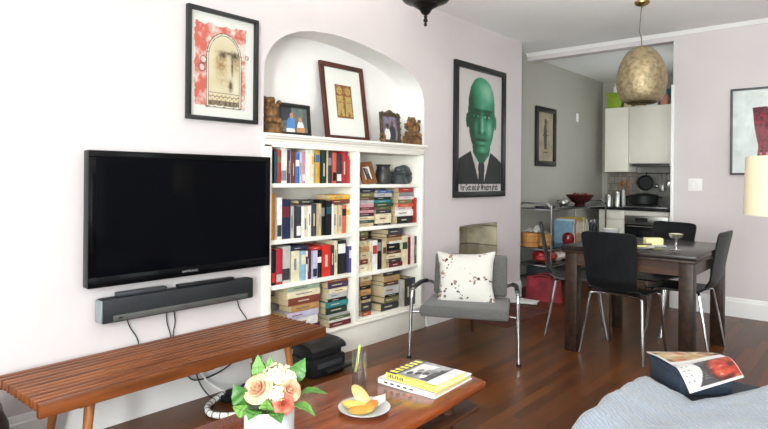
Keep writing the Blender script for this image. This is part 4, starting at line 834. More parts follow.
for x,y in ((1.30,.66),(1.60,.66),(1.30,1.80),(1.60,1.80)): P('leg',MB().cone((x,y,TZ-.028),(x+(.02 if x>1.4 else -.02),y+(.03 if y>1 else -.03),0),.024,.014),CTD,t)
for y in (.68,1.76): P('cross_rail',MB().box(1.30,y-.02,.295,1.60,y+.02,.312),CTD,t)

# vase with flowers
CER=mat('white_ceramic','c0c1c3',.25,var=.01,spec=.5)
vx,vy=1.533,1.022
t=thing('flower_pot','white cylindrical flower pot on the near end of the coffee table','flower pot',(vx,vy,TZ))
MB().lathe([(0,0),(.066,0),(.07,.004),(.0705,.148),(.069,.152),(.066,.151),(.065,.10),(0,.10)],(0,0,0),48).build('pot',CER,t)
MB().lathe([(0,.118),(.0648,.118),(.0648,.10),(0,.10)],(0,0,0),32).build('floral_foam',mat('foam_green','3f5a34',.9),t)
ROSE=mat('rose_peach','dcb394',.5,col2='cc9878',vs=30,sss=.1); ROSE2=mat('rose_coral','cf7560',.5,col2='bf5c48',vs=30,sss=.1); HYD=mat('hydrangea_white','e6e0cc',.6,col2='cfcb9c',vs=40,sss=.1)
LEAF=mat('leaf_green','4a7d34',.45,col2='335c28',vs=18,sss=.05); LEAF2=mat('leaf_light_green','6f9c4a',.45,col2='4f7d35',vs=18,sss=.05); STEM=mat('stem_green','5d7d3c',.6)
def orient(d,twist=0):
    d=Vector(d).normalized(); return d.to_track_quat('Z','Y').to_matrix().to_4x4()@Matrix.Rotation(twist,4,'Z')
def rose(p,d,r,mm,label,seed):
    rr=random.Random(seed); M=Matrix.Translation(p)@orient(d)
    t=thing('rose',label,'flower',tuple(p),0,'roses in the white pot')
    m=MB()
    for layer,(n,rad,hh,open_) in enumerate([(3,.25,.72,-.12),(4,.45,.74,.0),(5,.66,.66,.14),(5,.86,.54,.34),(6,1.0,.4,.55)]):
        for k in range(n):
            a0=2*pi*k/n+layer*.9+rr.uniform(-.15,.15); wd_=pi/n*1.45
            def fn(u,v,a0=a0,rad=rad,hh=hh,open_=open_,wd_=wd_):
                a=a0+(u-.5)*2*wd_*(.55+.45*sin(pi*min(1,v*.8+.1))); q=rad*(.28+.72*v**.6)+open_*v**3*.5
                z=hh*v-(abs(u-.5)*2)**2.2*hh*.22*v+ .02*sin(a*5)
                z-= max(0,open_)*v**4*.5
                return M@Vector((q*cos(a)*r,q*sin(a)*r,(z-.25)*r*1.15))
            m.sheet(fn,8,6,r*.02)
    m.build('bloom',mm,t,world=True,angle=80)
    c=Vector((vx,vy,TZ+.1)); m=MB(); m.tube([Vector(p)-Vector(d).normalized()*r*.25,(Vector(p)+c)/2-Vector((0,0,.01)),c+(Vector(p)-c)*.12],.003,6,smooth=4); m.build('stem',STEM,t,world=True)
    m=MB()
    for k in range(5):
        a=2*pi*k/5
        m.sheet(lambda u,v,a=a: M@Vector((r*(.2+.5*v)*cos(a)+(u-.5)*.3*r*(1-v)*-sin(a),r*(.2+.5*v)*sin(a)+(u-.5)*.3*r*(1-v)*cos(a),r*(-.32+.1*v-.15*v*v))),3,4,.0006)
    m.build('sepals',STEM,t,world=True)
def hydr(p,r,label,seed):
    rr=random.Random(seed); t=thing('hydrangea',label,'flower',tuple(p),0,'white hydrangea heads in the pot')
    m=MB(); ga=pi*(3-5**.5); n=64
    for i in range(n):
        zz=1-1.55*i/n; q=math.sqrt(max(0,1-zz*zz)); dd=Vector((q*cos(ga*i),q*sin(ga*i),zz)); M=Matrix.Translation(Vector(p)+dd*r*rr.uniform(.86,1.05))@orient(dd+Vector((rr.uniform(-.3,.3),rr.uniform(-.3,.3),rr.uniform(-.2,.3))),rr.uniform(0,6))
        s_=r*.26*rr.uniform(.85,1.15)
        for k in range(4):
            a=pi/2*k
            m.sheet(lambda u,v,a=a: M@Vector((s_*v*cos(a)-(u-.5)*s_*1.1*sin(pi*(.15+.75*v))*sin(a),s_*v*sin(a)+(u-.5)*s_*1.1*sin(pi*(.15+.75*v))*cos(a),s_*(.25*v*v-.3*(u-.5)**2))),2,3)
    m.ico(tuple(p),r*.8,(1,1,1),2)
    m.build('florets',HYD,t,world=True,angle=80)
    c=Vector((vx,vy,TZ+.1)); MB().tube([Vector(p)-Vector((0,0,r*.5)),c+(Vector(p)-c)*.1],.0035,6).build('stem',STEM,t,world=True)
def leaf(p,d,up,L,W,mm,label,grp='leaf sprigs around the bouquet',bend=.3):
    d=Vector(d).normalized(); up=Vector(up); s_=d.cross(up).normalized(); up=s_.cross(d).normalized()
    t=thing('leaf',label,'leaf',tuple(p),0,grp)
    def fn(u,v):
        w=W*sin(pi*min(.985,max(.015,v**.8)))*(1+.06*sin(v*30)); c=Vector(p)+d*L*v+up*(bend*L*(v-v*v*1.6))
        return c+s_*(u-.5)*2*w+up*(abs(u-.5)*.5*w+.08*w*sin(v*22))
    MB().sheet(fn,6,14,.0006).build('blade',mm,t,world=True,angle=80)
    MB().tube([fn(.5,v/8)+up*.0012 for v in range(9)]+[],.0011,5).build('midrib',STEM,t,world=True)
    c=Vector((vx,vy,TZ+.1)); MB().tube([Vector(p),c+(Vector(p)-c)*.25],.0016,5).build('stem',STEM,t,world=True)
# view frame of the bouquet: right on the image r_, towards camera f_
r_=Vector((.754,.657,0)); f_=Vector((.657,-.754,0))
def B(a,b,c): return Vector((vx,vy,TZ))+r_*a+f_*b+Vector((0,0,c))
rose(B(-.025,.045,.215),(-.2*r_+.75*f_+Vector((0,0,.6))),.034,ROSE,'large peach rose facing forward at the left of the bouquet',1)
rose(B(.063,.025,.205),(.45*r_+.6*f_+Vector((0,0,.6))),.027,ROSE,'peach rose at the right of the bouquet under the white florets',2)
rose(B(.05,.058,.178),(.35*r_+.8*f_+Vector((0,0,.3))),.024,ROSE2,'coral pink rose low at the right rim of the pot',3)
hydr(B(.012,-.005,.228),.036,'white hydrangea head at the centre of the bouquet',1)
hydr(B(.045,-.02,.222),.03,'creamy white hydrangea head right of centre in the bouquet',2)
hydr(B(.03,.045,.197),.024,'small creamy hydrangea head between the roses',3)
leaf(B(-.05,.03,.165),(-.5*r_+.35*f_+Vector((0,0,.75))),f_,.075,.03,LEAF,'broad green leaf standing at the far left of the bouquet')
leaf(B(-.03,-.02,.21),(-.15*r_+Vector((0,0,1))),f_,.075,.02,LEAF2,'pale green upright leaf sprig at the top left of the bouquet')
leaf(B(-.012,-.03,.22),(.15*r_+Vector((0,0,1))),f_,.06,.014,LEAF2,'small pale leaf rising behind the white hydrangea')
leaf(B(.06,-.02,.21),(.5*r_+Vector((0,0,.9))),f_,.075,.024,LEAF,'pointed green leaf rising at the top right of the bouquet')
leaf(B(.075,.0,.175),(.95*r_+.1*f_+Vector((0,0,.3))),Vector((0,0,1)),.09,.024,LEAF,'long green leaf reaching right over the pot rim')
leaf(B(.07,.035,.165),(.9*r_+.4*f_+Vector((0,0,-.05))),Vector((0,0,1)),.075,.02,LEAF2,'light green leaf drooping right of the coral rose')
leaf(B(.02,.06,.155),(.5*r_+.6*f_+Vector((0,0,-.1))),Vector((0,0,1)),.05,.022,LEAF,'green leaf folding over the front right rim')
leaf(B(-.02,.055,.155),(-.3*r_+.7*f_+Vector((0,0,.0))),Vector((0,0,1)),.045,.024,LEAF,'green leaf lying over the front rim below the large rose')
leaf(B(-.05,.04,.15),(-.6*r_+.6*f_+Vector((0,0,.35))),f_,.05,.02,LEAF2,'light green leaf at the left pot rim')
leaf(B(.005,.055,.16),(.05*r_+.6*f_+Vector((0,0,.7))),f_,.045,.02,LEAF2,'light green leaf standing between the large rose and the rim')

# drinking glass
gx,gy=1.368,1.567
t=thing('drinking_glass','tall clear glass of water with a green stirrer on the coffee table','glass',(gx,gy,TZ))
MB().lathe([(0,0),(.0265,0),(.0275,.003),(.0285,.152),(.0272,.152),(.026,.012),(0,.010)],(0,0,0),36).build('tumbler',DRINK,t)
MB().lathe([(0,.0125),(.0256,.0125),(.0263,.078),(0,.078)],(0,0,0),36).build('water',glassmat('water','f0f4f5',.02,.5,0),t)
tag(MB().tube([(gx-.016,gy-.004,TZ+.07),(gx-.006,gy-.002,TZ+.12),(gx+.002,gy,TZ+.172)],.005,8,smooth=3).build('stirrer',mat('celery_green','b6cf6a',.4)),'pale green stirrer standing in the water glass','stirrer')
# plate of fruit
px_,py_=1.507,1.447
t=thing('plate','round white plate of fruit on the coffee table','plate',(px_,py_,TZ))
MB().lathe([(0,0),(.05,0),(.055,.003),(.088,.013),(.09,.016),(.086,.016),(.055,.007),(0,.006)],(0,0,0),48).build('dish',CER,t)
ORG=mat('melon_orange','e58a3a',.35,col2='d87420',vs=20,sss=.15); YEL=mat('melon_yellow','e3c46c',.4,col2='d9b052',vs=20,sss=.15); CRM=mat('melon_pale','e6c48e',.45,col2='dba968',vs=14,sss=.15); RIND=mat('melon_rind','d7c46a',.5)
def wedge(p,rot,L,r,mm,label,ang=1.1):
    t=thing('fruit_wedge',label,'fruit',tuple(p),0,'fruit wedges on the plate')
    M=Matrix.Translation(p)@Euler(rot).to_matrix().to_4x4(); n=14
    m=MB(); 
    def fn(u,v):
        a=-pi/2+(u-.5)*ang*2; th_=(v-.5)*pi*.96; q=r*max(.06,cos(th_))
        return M@Vector((L/2*sin(th_),q*cos(a),q*(sin(a)+.55)))
    m.sheet(fn,8,n)
    for s_ in (0,1): m.sheet(lambda u,v,s_=s_: M@(Vector((L/2*sin((v-.5)*pi*.96),0,r*.35*cos((v-.5)*pi*.96)*1.0)).lerp(M.inverted()@fn(s_,v),u)),5,n)
    m.build('flesh',mm,t,world=True,angle=50)
    MB().sheet(lambda u,v: fn(.04+.92*u,v)+M.to_3x3()@Vector((0,0,-.0006)),8,n).build('rind',RIND,t,world=True)
zf=TZ+.026
wedge(Vector((px_,py_,zf))+r_*-.03+f_*.012,(0,R(0),R(20)),.1,.034,YEL,'pale yellow fruit wedge at the left of the plate')
wedge(Vector((px_,py_,zf-.003))+r_*-.008+f_*.045,(R(10),0,R(55)),.085,.031,ORG,'orange fruit wedge at the front of the plate')
wedge(Vector((px_,py_,zf))+r_*.018+f_*.02,(R(-10),0,R(120)),.095,.034,ORG,'orange fruit wedge right of the middle of the plate')
wedge(Vector((px_,py_,zf+.016))+r_*-.012+f_*-.02,(R(15),R(24),R(-15)),.115,.026,CRM,'pale orange fruit wedge propped at the back of the plate')
tag(MB().sheet(lambda u,v: Vector((px_,py_,TZ+.018))+r_*(.012+.06*u)+f_*(-.04+.075*v-.02*u)+Vector((0,0,.02*u*v+.022*u*(1-v)+.003*sin(v*9+u*5))),10,10,.0008).build('napkin',mat('pink_napkin','f3c4b8',.7,col2='f6e3dc',vs=26),angle=80),'folded pale pink paper napkin at the right of the plate','napkin')
tag(MB().ico((px_-.012*1+f_.x*.062-r_.x*.02,py_+f_.y*.062-r_.y*.02,TZ+.017),.008,(1.4,1,.6),2,.1).build('mint_leaf',LEAF),'tiny green leaf at the front edge of the plate','leaf')
# magazines on the coffee table
WHB=mat('cover_white_gloss','eceae9',.2,var=.01); YLB=mat('cover_yellow','f0e26a',.25,var=.03); GRB=mat('cover_photo_grey','a8a6a6',.25,col2='6f6e70',vs=14); DKB=mat('cover_photo_dark','4a4a4c',.25); LTB=mat('cover_photo_light','dcdbdb',.25)
def cbook(name,label,c,w,d,h,z,rz,mats,deco,spn):
    t=thing(name,label,'book',(c[0],c[1],z),rz,'large books stacked on the coffee table')
    MB().box(-w/2,-d/2,0,w/2,d/2,.003).box(-w/2,-d/2,h-.003,w/2,d/2,h).box(-w/2,-d/2,0,w/2,-d/2+.003,h).build('cover',mats[0],t)
    MB().box(-w/2+.004,-d/2+.003,.003,w/2-.004,d/2-.004,h-.003).build('page_block',PAGES if not spn else mat('yellow_edge_pages','efe6a8',.6),t,smooth=False)
    m=MB(); deco(m,w,d,h); m.build('cover_print',mats,t,smooth=False)
def deco1(m,w,d,h):
    for k in range(5): m.box(-.10+k*.03,-d/2-.0004,h*.35,-.083+k*.03,-d/2,h*.65,mi=1)
cbook('book','white hardback book at the bottom of the coffee table pair',(1.487,1.822),.262,.275,.022,TZ,R(3),[WHB,DKB],deco1,0)
def deco2(m,w,d,h):
    I=Matrix()
    quad(m,-w/2+.048,-d/2+.012,w/2,d/2,h+.0003,2,I); quad(m,w/2-.05,-d/2+.005,w/2,d/2,h+.0006,4,I)
    poly(m,[(-w/2+.06,-d/2+.03),(-w/2+.10,-d/2+.06),(-w/2+.13,d/2-.02),(-w/2+.055,d/2-.03)],h+.0006,4,I); poly(m,[(w/2-.09,-d/2+.02),(w/2-.05,-d/2+.02),(w/2-.055,d/2-.03),(w/2-.08,d/2-.05)],h+.0007,3,I)
    for q in range(9): poly(m,ell(-.04+.009*q,-.05+.025*((q*5)%7)/1.6,.012,.02,10),h+.0008+q*.00002,3 if q%3==0 else (4 if q%3==1 else 2),I)
    quad(m,-w/2,-d/2,-w/2+.048,d/2,h+.0004,3,I)
    for k in range(6): poly(m,[(-w/2+.006,-.09+.031*k),(-w/2+.04,-.085+.031*k),(-w/2+.04,-.066+.031*k),(-w/2+.006,-.071+.031*k)],h+.0007,0,I)
    for k in range(9): m.box(-w/2+.012+.0085*k,-d/2-.0004,h*.22,-w/2+.0175+.0085*k,-d/2,h*(.8 if k%3 else .6),mi=3)
cbook('book','yellow spined photo book on top of the white book','' or (1.508,1.797),.235,.205,.024,TZ+.0225,R(1),[YLB,YLB,GRB,DKB,LTB],deco2,1)

# ------------------------------------------------------------ lounge chair
GREY=mat('grey_wool','5a5856',.85,var=.05,vs=60,bump=.12,bs=300,sheen=.2); PADB=mat('black_armrest','1a1a1b',.45)
a_=math.atan2(-.466,-.885)
t=thing('lounge_chair','low grey upholstered lounge chair with chrome arms by the fireplace','armchair',(.745,3.225,0),a_)
for sx in (-1,1):
    x=.362*sx
    MB().tube([(x,0,.008),(x*.985,-.012,.25),(x*.975,-.022,.39),(x*.973,-.028,.432),(x*.971,-.04,.452),(x*.967,-.07,.46),(x*.935,-.36,.452),(x*.84,-.5,.44),(x*.74,-.54,.42)],.0125,12,smooth=6).build('leg',CHROME,t)
    MB().tube([(x*.968,-.06,.466),(x*.95,-.22,.466),(x*.933,-.36,.460),(x*.87,-.45,.452)],.016,10,smooth=4).build('armrest',PADB,t)
    MB().lathe([(0,0),(.015,0),(.015,.02),(0,.02)],(x,0,0),14).build('foot',PADB,t)
    MB().tube([(x*.985,-.016,.31),(x*.80,-.04,.31)],.009,8).build('bracket',CHROME,t)
MB().tube([(0,-.60,.25),(0,-.72,.13),(0,-.777,.005)],.0125,12,smooth=4).build('leg',CHROME,t)
MB().tube([(-.27,-.2,.25),(-.25,-.5,.242),(0,-.60,.24),(.25,-.5,.242),(.27,-.2,.25)],.009,8,smooth=5).build('seat_frame',CHROME,t)
MS=Matrix.Translation((0,-.30,.306))@Matrix.Rotation(R(3.5),4,'X')
MB().box(-.293,-.30,-.037,.293,.30,.037,.016,M=MS,seg=4).build('seat',GREY,t)
MK=Matrix.Translation((0,-.575,.505))@Matrix.Rotation(R(17),4,'X')
MB().box(-.272,-.045,-.17,.272,.04,.14,.022,M=MK,seg=4).build('backrest',GREY,t)
# floral pillow
PIL=bpy.data.materials.new('floral_pillow')
def pillow_mat():
    m=PIL; m.use_nodes=True; nt=m.node_tree; N=nt.nodes; L=nt.links; b=N['Principled BSDF']; b.inputs['Roughness'].default_value=.85
    tc=N.new('ShaderNodeTexCoord'); last=None
    nz=N.new('ShaderNodeTexNoise'); nz.inputs['Scale'].default_value=6; L.new(tc.outputs['Object'],nz.inputs['Vector'])
    base=lin('c8c4be'); prev=None
    for sc,th_,col,pos in ((30,.2,'35302f',.54),(24,.2,'94705c',.55),(38,.2,'6f6a68',.57)):
        v=N.new('ShaderNodeTexVoronoi'); v.inputs['Scale'].default_value=sc; L.new(tc.outputs['Object'],v.inputs['Vector'])
        n2=N.new('ShaderNodeTexNoise'); n2.inputs['Scale'].default_value=9+sc*.1; L.new(tc.outputs['Object'],n2.inputs['Vector'])
        a=N.new('ShaderNodeMath'); a.operation='LESS_THAN'; a.inputs[1].default_value=th_*1.7; L.new(v.outputs['Distance'],a.inputs[0])
        g=N.new('ShaderNodeMath'); g.operation='GREATER_THAN'; g.inputs[1].default_value=pos+.03; L.new(n2.outputs['Fac'],g.inputs[0])
        mu=N.new('ShaderNodeMath'); mu.operation='MULTIPLY'; L.new(a.outputs[0],mu.inputs[0]); L.new(g.outputs[0],mu.inputs[1])
        mx=N.new('ShaderNodeMix'); mx.data_type='RGBA'; L.new(mu.outputs[0],mx.inputs['Factor']); mx.inputs['B'].default_value=lin(col)
        if prev: L.new(prev,mx.inputs['A'])
        else: mx.inputs['A'].default_value=base
        prev=mx.outputs['Result']
    L.new(prev,b.inputs['Base Color'])
pillow_mat()
MP=t.matrix_basis@Matrix.Translation((.012,-.315,.302))@Matrix.Rotation(R(21),4,'X')@Matrix.Rotation(R(2),4,'Y')
def pil(side):
    def fn(u,v):
        x=(u-.5)*2; y=(v-.5)*2; k=(1-abs(x)**2.6)*(1-abs(y)**2.6); k=max(0,k)**.62
        s_=.205*(1-.11*(1-abs(x)**2)*abs(y)**3) ; s2=.215*(1-.11*(1-abs(y)**2)*abs(x)**3)
        return MP@Vector((x*s2,side*(.062*k+.0015)+.004*noise.noise(Vector((x*2,y*2,side))),.2+y*s_))
    return fn
m=MB().sheet(pil(1),22,22).sheet(pil(-1),22,22); bmesh.ops.remove_doubles(m.bm,verts=m.bm.verts,dist=.0032); bmesh.ops.recalc_face_normals(m.bm,faces=m.bm.faces)
tag(m.build('throw_pillow',PIL,angle=70),'white square pillow with small dark floral sprigs on the lounge chair','pillow')

# ------------------------------------------------------------ dining table and chairs
t=thing('dining_table','square dark brown wooden dining table','dining table',(1.545,4.44,0))
X0,X1,Y0,Y1=1.105,1.975,3.94,4.94
P('tabletop',MB().box(X0,Y0,.722,X1,Y1,.75,.003),wood('espresso_top','2e2421','1c1614',.24,'X',spec=.35),t)
P('extension_leaf',MB().box(X0+.004,Y0+.004,.700,X1-.004,Y1-.004,.719,.002),DARKW,t)
AP=wood('espresso_apron','4a2f22','2c1c15',.35,'X')
P('apron',MB().box(X0+.1,Y0+.03,.615,X1-.1,Y0+.055,.70).box(X0+.1,Y1-.055,.615,X1-.1,Y1-.03,.70).box(X0+.03,Y0+.1,.615,X0+.055,Y1-.1,.70).box(X1-.055,Y0+.1,.615,X1-.03,Y1-.1,.70),AP,t)
for x in (X0+.02,X1-.105):
    for y in (Y0+.02,Y1-.105): P('leg',MB().box(x,y,0,x+.085,y+.085,.70,.003),DARKW,t)
CH2=mat('chair_chrome','cfd0d3',.16,1,var=.01)
def shell_profile(): return
def make_dchair(label,loc,rz):
    t=thing('dining_chair',label,'dining chair',loc,rz,None)
    def seat(u,v):
        x=(u-.5)*2; y=-.20+.41*v
        wd=.200-.02*(1-v)-.03*max(0,v-.85)/.15*abs(x)**4
        z=.448+.012*(v>.8)*(0)+(.016*(v-.8)/.2*-1 if v>.8 else 0)+.006*x*x+(.03*((.2-v)/.2)**2 if v<.2 else 0)
        return Vector((x*wd,y*(1-.12*abs(x)**6*(v>.9)),z))
    MB().sheet(seat,14,18,.011).build('seat',BLKPLY,t,angle=50)
    def back(u,v):
        x=(u-.5)*2; 
        y=-.196-.028*min(1,v/.15)-.062*v**1.2+.022*(1-x*x)*-.6
        z=.475+.392*v
        wd=.170+.022*v
        r=.05
        if v>.86: 
            q=(v-.86)/.14; wd-= .010*q**4
        if v<.12: wd-=.012*((.12-v)/.12)**2
        return Vector((x*wd,y,z-(.010*abs(x)**10*v)))
    MB().sheet(back,14,22,.011).build('backrest',BLKPLY,t,angle=50)
    for sx in (-1,1):
        MB().tube([(sx*.08,-.13,.432),(sx*.15,-.15,.432),(sx*.172,-.158,.425),(sx*.182,-.165,.40),(sx*.2,-.20,.2),(sx*.222,-.235,.004)],.0095,10,smooth=5).build('leg',CH2,t)
        MB().tube([(sx*.08,.13,.432),(sx*.15,.145,.432),(sx*.172,.15,.425),(sx*.18,.155,.40),(sx*.188,.18,.2),(sx*.2,.215,.004)],.0095,10,smooth=5).build('leg',CH2,t)
        MB().tube([(sx*.1,-.14,.432),(sx*.1,.14,.432)],.009,8).build('seat_rail',CH2,t)
    MB().tube([(-.1,-.13,.432),(.1,-.13,.432)],.009,8).tube([(-.1,.13,.432),(.1,.13,.432)],.009,8).build('cross_bar',CH2,t)
    return t
c0=make_dchair('black dining chair seen from behind at the near side of the table',(1.475,4.175,0),R(-5))
dup(c0,(1.735,4.60,0),R(88),'black dining chair seen edge on at the right side of the table')
dup(c0,(1.425,5.02,0),R(163),'black dining chair at the far side of the table facing the camera')
dup(c0,(.99,4.50,0),R(-66),'black dining chair at the left side of the table beside the cart')
# on the dining table
DESS=mat('dessert_cream','efe6c0',.5,var=.03)
def coupe(x,y,lab):
    t=thing('dessert_coupe',lab,'dessert glass',(x,y,.75))
    MB().lathe([(0,0),(.034,0),(.035,.004),(.006,.01),(.0045,.03),(.007,.042),(.0045,.055),(.012,.07),(.036,.085),(.046,.112),(.0445,.112),(.034,.088),(0,.076)],(0,0,0),32).build('glass',glassmat('coupe_glass','eef2f2',.15,1,.4) if 'coupe_glass' not in MATS else MATS['coupe_glass'],t)
    MB().lathe([(0,.0775),(.033,.089),(.043,.109),(.03,.113),(0,.114)],(0,0,0),32).build('dessert',DESS,t)
coupe(1.795,4.20,'stemmed coupe glass of pale cream dessert on the right of the dining table')
t=thing('dessert_bowl','small cream coloured bowl on the left of the dining table behind the near chair','bowl',(1.17,4.74,.75))
MB().lathe([(0,0),(.03,0),(.032,.004),(.062,.045),(.072,.075),(.069,.075),(.058,.045),(0,.012)],(0,0,0),32).build('bowl',CER,t)
MB().lathe([(0,.012),(.058,.048),(.066,.07),(0,.078)],(0,0,0),32).build('filling',DESS,t)
t=thing('plate','pale plate with folded yellow napkin on the middle of the dining table','plate',(1.575,4.16,.75))
MB().lathe([(0,0),(.06,0),(.09,.009),(.093,.012),(.088,.012),(.058,.004),(0,.004)],(0,0,0),40).build('dish',CER,t)
tag(MB().box(1.52,4.115,.763,1.62,4.19,.772,.003,M=None).build('napkin',mat('napkin_yellow','d9d48a',.8,col2='b8bf7a',vs=30)),'folded yellow green napkin on the dining table plate','napkin')
tag(MB().tube([(1.55,4.10,.776),(1.60,4.17,.776),(1.635,4.21,.778)],.005,8,radii=[.003,.005,.007]).build('knife',wood('knife_handle','6a4a34','4a3020',.4,'Y')),'small brown handled knife lying across the dining table plate','knife')
t=thing('butter_dish','pale yellow block of cheese on a dish on the dining table','cheese dish',(1.60,4.37,.75),R(38))
MB().box(-.075,-.05,0,.075,.05,.008,.003).build('dish',CER,t); MB().box(-.06,-.035,.009,.06,.035,.058,.006).build('cheese',mat('cheese_yellow','ecdca4',.5,var=.04),t)
# ------------------------------------------------------------ chrome cart in the kitchen passage
t=thing('serving_cart','long chrome cart with smoked glass shelves against the kitchen side wall','serving cart',(.08,6.35,0))
CX0,CX1,CY0,CY1=-.11,.27,5.58,7.1
for y in (CY0,CY1):
    P('end_frame',MB().tube([(CX0,y,.01),(CX0,y,.88),(CX0+.01,y,.93),(CX0+.05,y,.965),(CX0+.09,y,.97),(CX1-.09,y,.97),(CX1-.05,y,.965),(CX1-.01,y,.93),(CX1,y,.88),(CX1,y,.01)],.011,10,smooth=4),CHROME,t)
SMK=mat('dark_shelf_glass','2a2d30',.12,spec=.6)
for z in (.915,.50,.33,.19):
    P('shelf',MB().box(CX0+.012,CY0+.012,z-.008,CX1-.012,CY1-.012,z,.001),SMK,t)
    P('shelf_rail',MB().tube([(CX0,CY0,z-.012),(CX1,CY0,z-.012),(CX1,CY1,z-.012),(CX0,CY1,z-.012)],.006,8,closed=True),CHROME,t)
for x in (CX0,CX1):
    for y in (CY0,CY1): P('foot',MB().lathe([(0,0),(.016,0),(.016,.015),(0,.02)],(x,y,0),12),BLACK,t)
sz=.915
tag(MB().prism(rrect(.05,5.63,.2,5.85,.03),'Z',sz+.001,sz+.008).prism(rrect(.05,5.63,.2,5.85,.03),'Z',sz+.008,sz+.022).build('tray',BLACK),'small black tray at the near end of the cart top','tray')
t=thing('teapot','small round metal teapot on the cart top','teapot',(.07,6.33,sz))
MB().lathe([(0,0),(.035,0),(.052,.02),(.056,.045),(.045,.068),(.02,.078),(.012,.08),(.008,.088),(.01,.096),(0,.1)],(0,0,0),28).build('body',STEEL,t)
MB().tube([(.05,-.01,.035),(.075,-.015,.05),(.085,-.017,.075)],.008,8,smooth=3).build('spout',STEEL,t); MB().tube([(-.05,.01,.06),(-.082,.015,.06),(-.085,.016,.03),(-.052,.01,.022)],.005,8,smooth=4).build('handle',BLACK,t)
t=thing('fruit_bowl','large dark red bowl of fruit on the cart top','bowl',(.10,6.72,sz))
LAC=mat('dark_red_lacquer','4a1e1c',.25,col2='2c1414',vs=12)
MB().lathe([(0,0),(.06,0),(.065,.012),(.05,.018),(.11,.05),(.155,.105),(.165,.125),(.16,.126),(.145,.1),(.1,.058),(0,.04)],(0,0,0),40).build('bowl',LAC,t)
APL=mat('apple_red','8a2a24',.3,col2='5a1f1c',vs=8)
for i,(a,b,c,r) in enumerate([(-.07,.02,.105,.04),(.0,-.05,.1,.042),(.06,.03,.105,.04),(0,.06,.1,.038)]):
    q=thing('apple',['dark red apple at the left of the fruit bowl','dark red apple at the front of the fruit bowl','dark red apple at the right of the fruit bowl','dark red apple at the back of the fruit bowl'][i],'apple',(.10+a,6.72+b,sz+c-.03),0,'apples in the bowl')
    MB().ico((0,0,.035),r,(1,1,.92),3).build('skin',APL,q); MB().tube([(0,0,.065),(.003,0,.082)],.0018,5).build('stem',BLACK,q)
# second shelf
s2=.501
BAM=mat('bamboo','c08a4c',.55,col2='a87038',stretch=(30,30,1.5),vs=3)
def steamer(x,y,r,h,lab):
    t=thing('bamboo_steamer',lab,'steamer',(x,y,s2),0,'bamboo steamers on the cart')
    MB().lathe([(r-.008,0),(r,0),(r,h*.55),(r-.008,h*.55)],(0,0,0),36).build('basket',BAM,t)
    MB().lathe([(0,h*.56),(r+.004,h*.56),(r+.004,h*.92),(r-.01,h),(0,h+.004)],(0,0,0),36).build('lid',BAM,t)
    MB().tube([(r*1.003*cos(k*pi/18),r*1.003*sin(k*pi/18),h*.3) for k in range(36)],.004,6,closed=True).tube([(r*1.007*cos(k*pi/18),r*1.007*sin(k*pi/18),h*.74) for k in range(36)],.004,6,closed=True).build('binding',mat('bamboo_dark','7c5028',.6),t)
steamer(-.02,5.69,.088,.15,'larger round bamboo steamer at the near end of the cart')
steamer(.03,5.90,.085,.13,'smaller bamboo steamer behind the larger one on the cart')
tag(MB().sheet(lambda u,v: Vector((-.09+.2*u,5.62+.28*v,s2+.165+.05*sin(pi*u)*sin(pi*v)*(1+.35*sin(9*u+4*v))-.055*max(0,v-.6)*2+.006*sin(20*u+9*v))),22,22,.002).build('cloth',mat('white_net_cloth','d9d6d2',.8,col2='a9a6a4',vs=60),angle=80),'crumpled white cloth draped over the bamboo steamers','cloth')
tag(MB().lathe([(0,0),(.045,0),(.062,.03),(.066,.07),(.055,.11),(.03,.13),(0,.135)],(.205,6.15,s2),28).build('jar',mat('dark_red_glaze','7a1f24',.2)),'round dark red jar on the cart second shelf','jar')
bs=[('light blue','7b9fb4','white',.25,.03,6.24),('pale blue','b9cdd6',None,.27,.028,6.278),('pink brown','a8776a',None,.26,.03,6.33),('tan','b8905c',None,.285,.03,6.362),('tan orange','b5804a',None,.28,.03,6.396),('grey','8d8b88',None,.265,.026,6.43),('mauve grey','9a8f92',None,.26,.022,6.46),('olive green','6d8038',None,.27,.03,6.486),('yellow green','a6a83e',None,.275,.022,6.52),('yellow','d3b43e',None,.28,.034,6.546),('dark brown','3d2f2a',None,.25,.03,6.584),('white','d9d8d4',None,.25,.026,6.62),('pale grey','b3b3b1',None,.255,.02,6.65),('charcoal','34363a',None,.24,.034,6.675)]
for i,(cn,c,_,h,th,y) in enumerate(bs):
    t=thing('cookbook',f'{cn} cookbook standing on the cart second shelf','cookbook',(.2,y+th/2,s2),0,'cookbooks on the cart')
    MB().box(.0,y,s2,.215,y+.003,s2+h).box(.0,y+th-.004,s2,.215,y+th-.001,s2+h).box(.212,y,s2,.217,y+th-.001,s2+h,.001).build('cover',bmat(c),t,world=True)
    MB().box(.003,y+.003,s2+.004,.212,y+th-.004,s2+h-.004).build('page_block',PAGES,t,world=True,smooth=False)
    MB().box(.212,y+th*.25,s2+h*.4,.2176,y+th*.7,s2+h*.85).build('spine_label',bmat('e9e2d2' if i not in (1,11) else '56606e'),t,world=True,smooth=False)
DJ=mat('dark_jar_glass','23262a',.15)
for i,y in enumerate((6.76,6.86,6.96)):
    t=thing('storage_jar',['dark storage jar beside the cookbooks on the cart','dark storage jar in the middle of three at the far end of the cart','dark storage jar at the far end of the cart'][i],'jar',(.18,y,s2),0,'storage jars on the cart')
    MB().lathe([(0,0),(.04,0),(.042,.01),(.042,.19),(.034,.21),(0,.21)],(0,0,0),24).build('jar',DJ,t); MB().lathe([(0,.21),(.036,.21),(.036,.235),(0,.24)],(0,0,0),24).build('lid',STEEL,t)
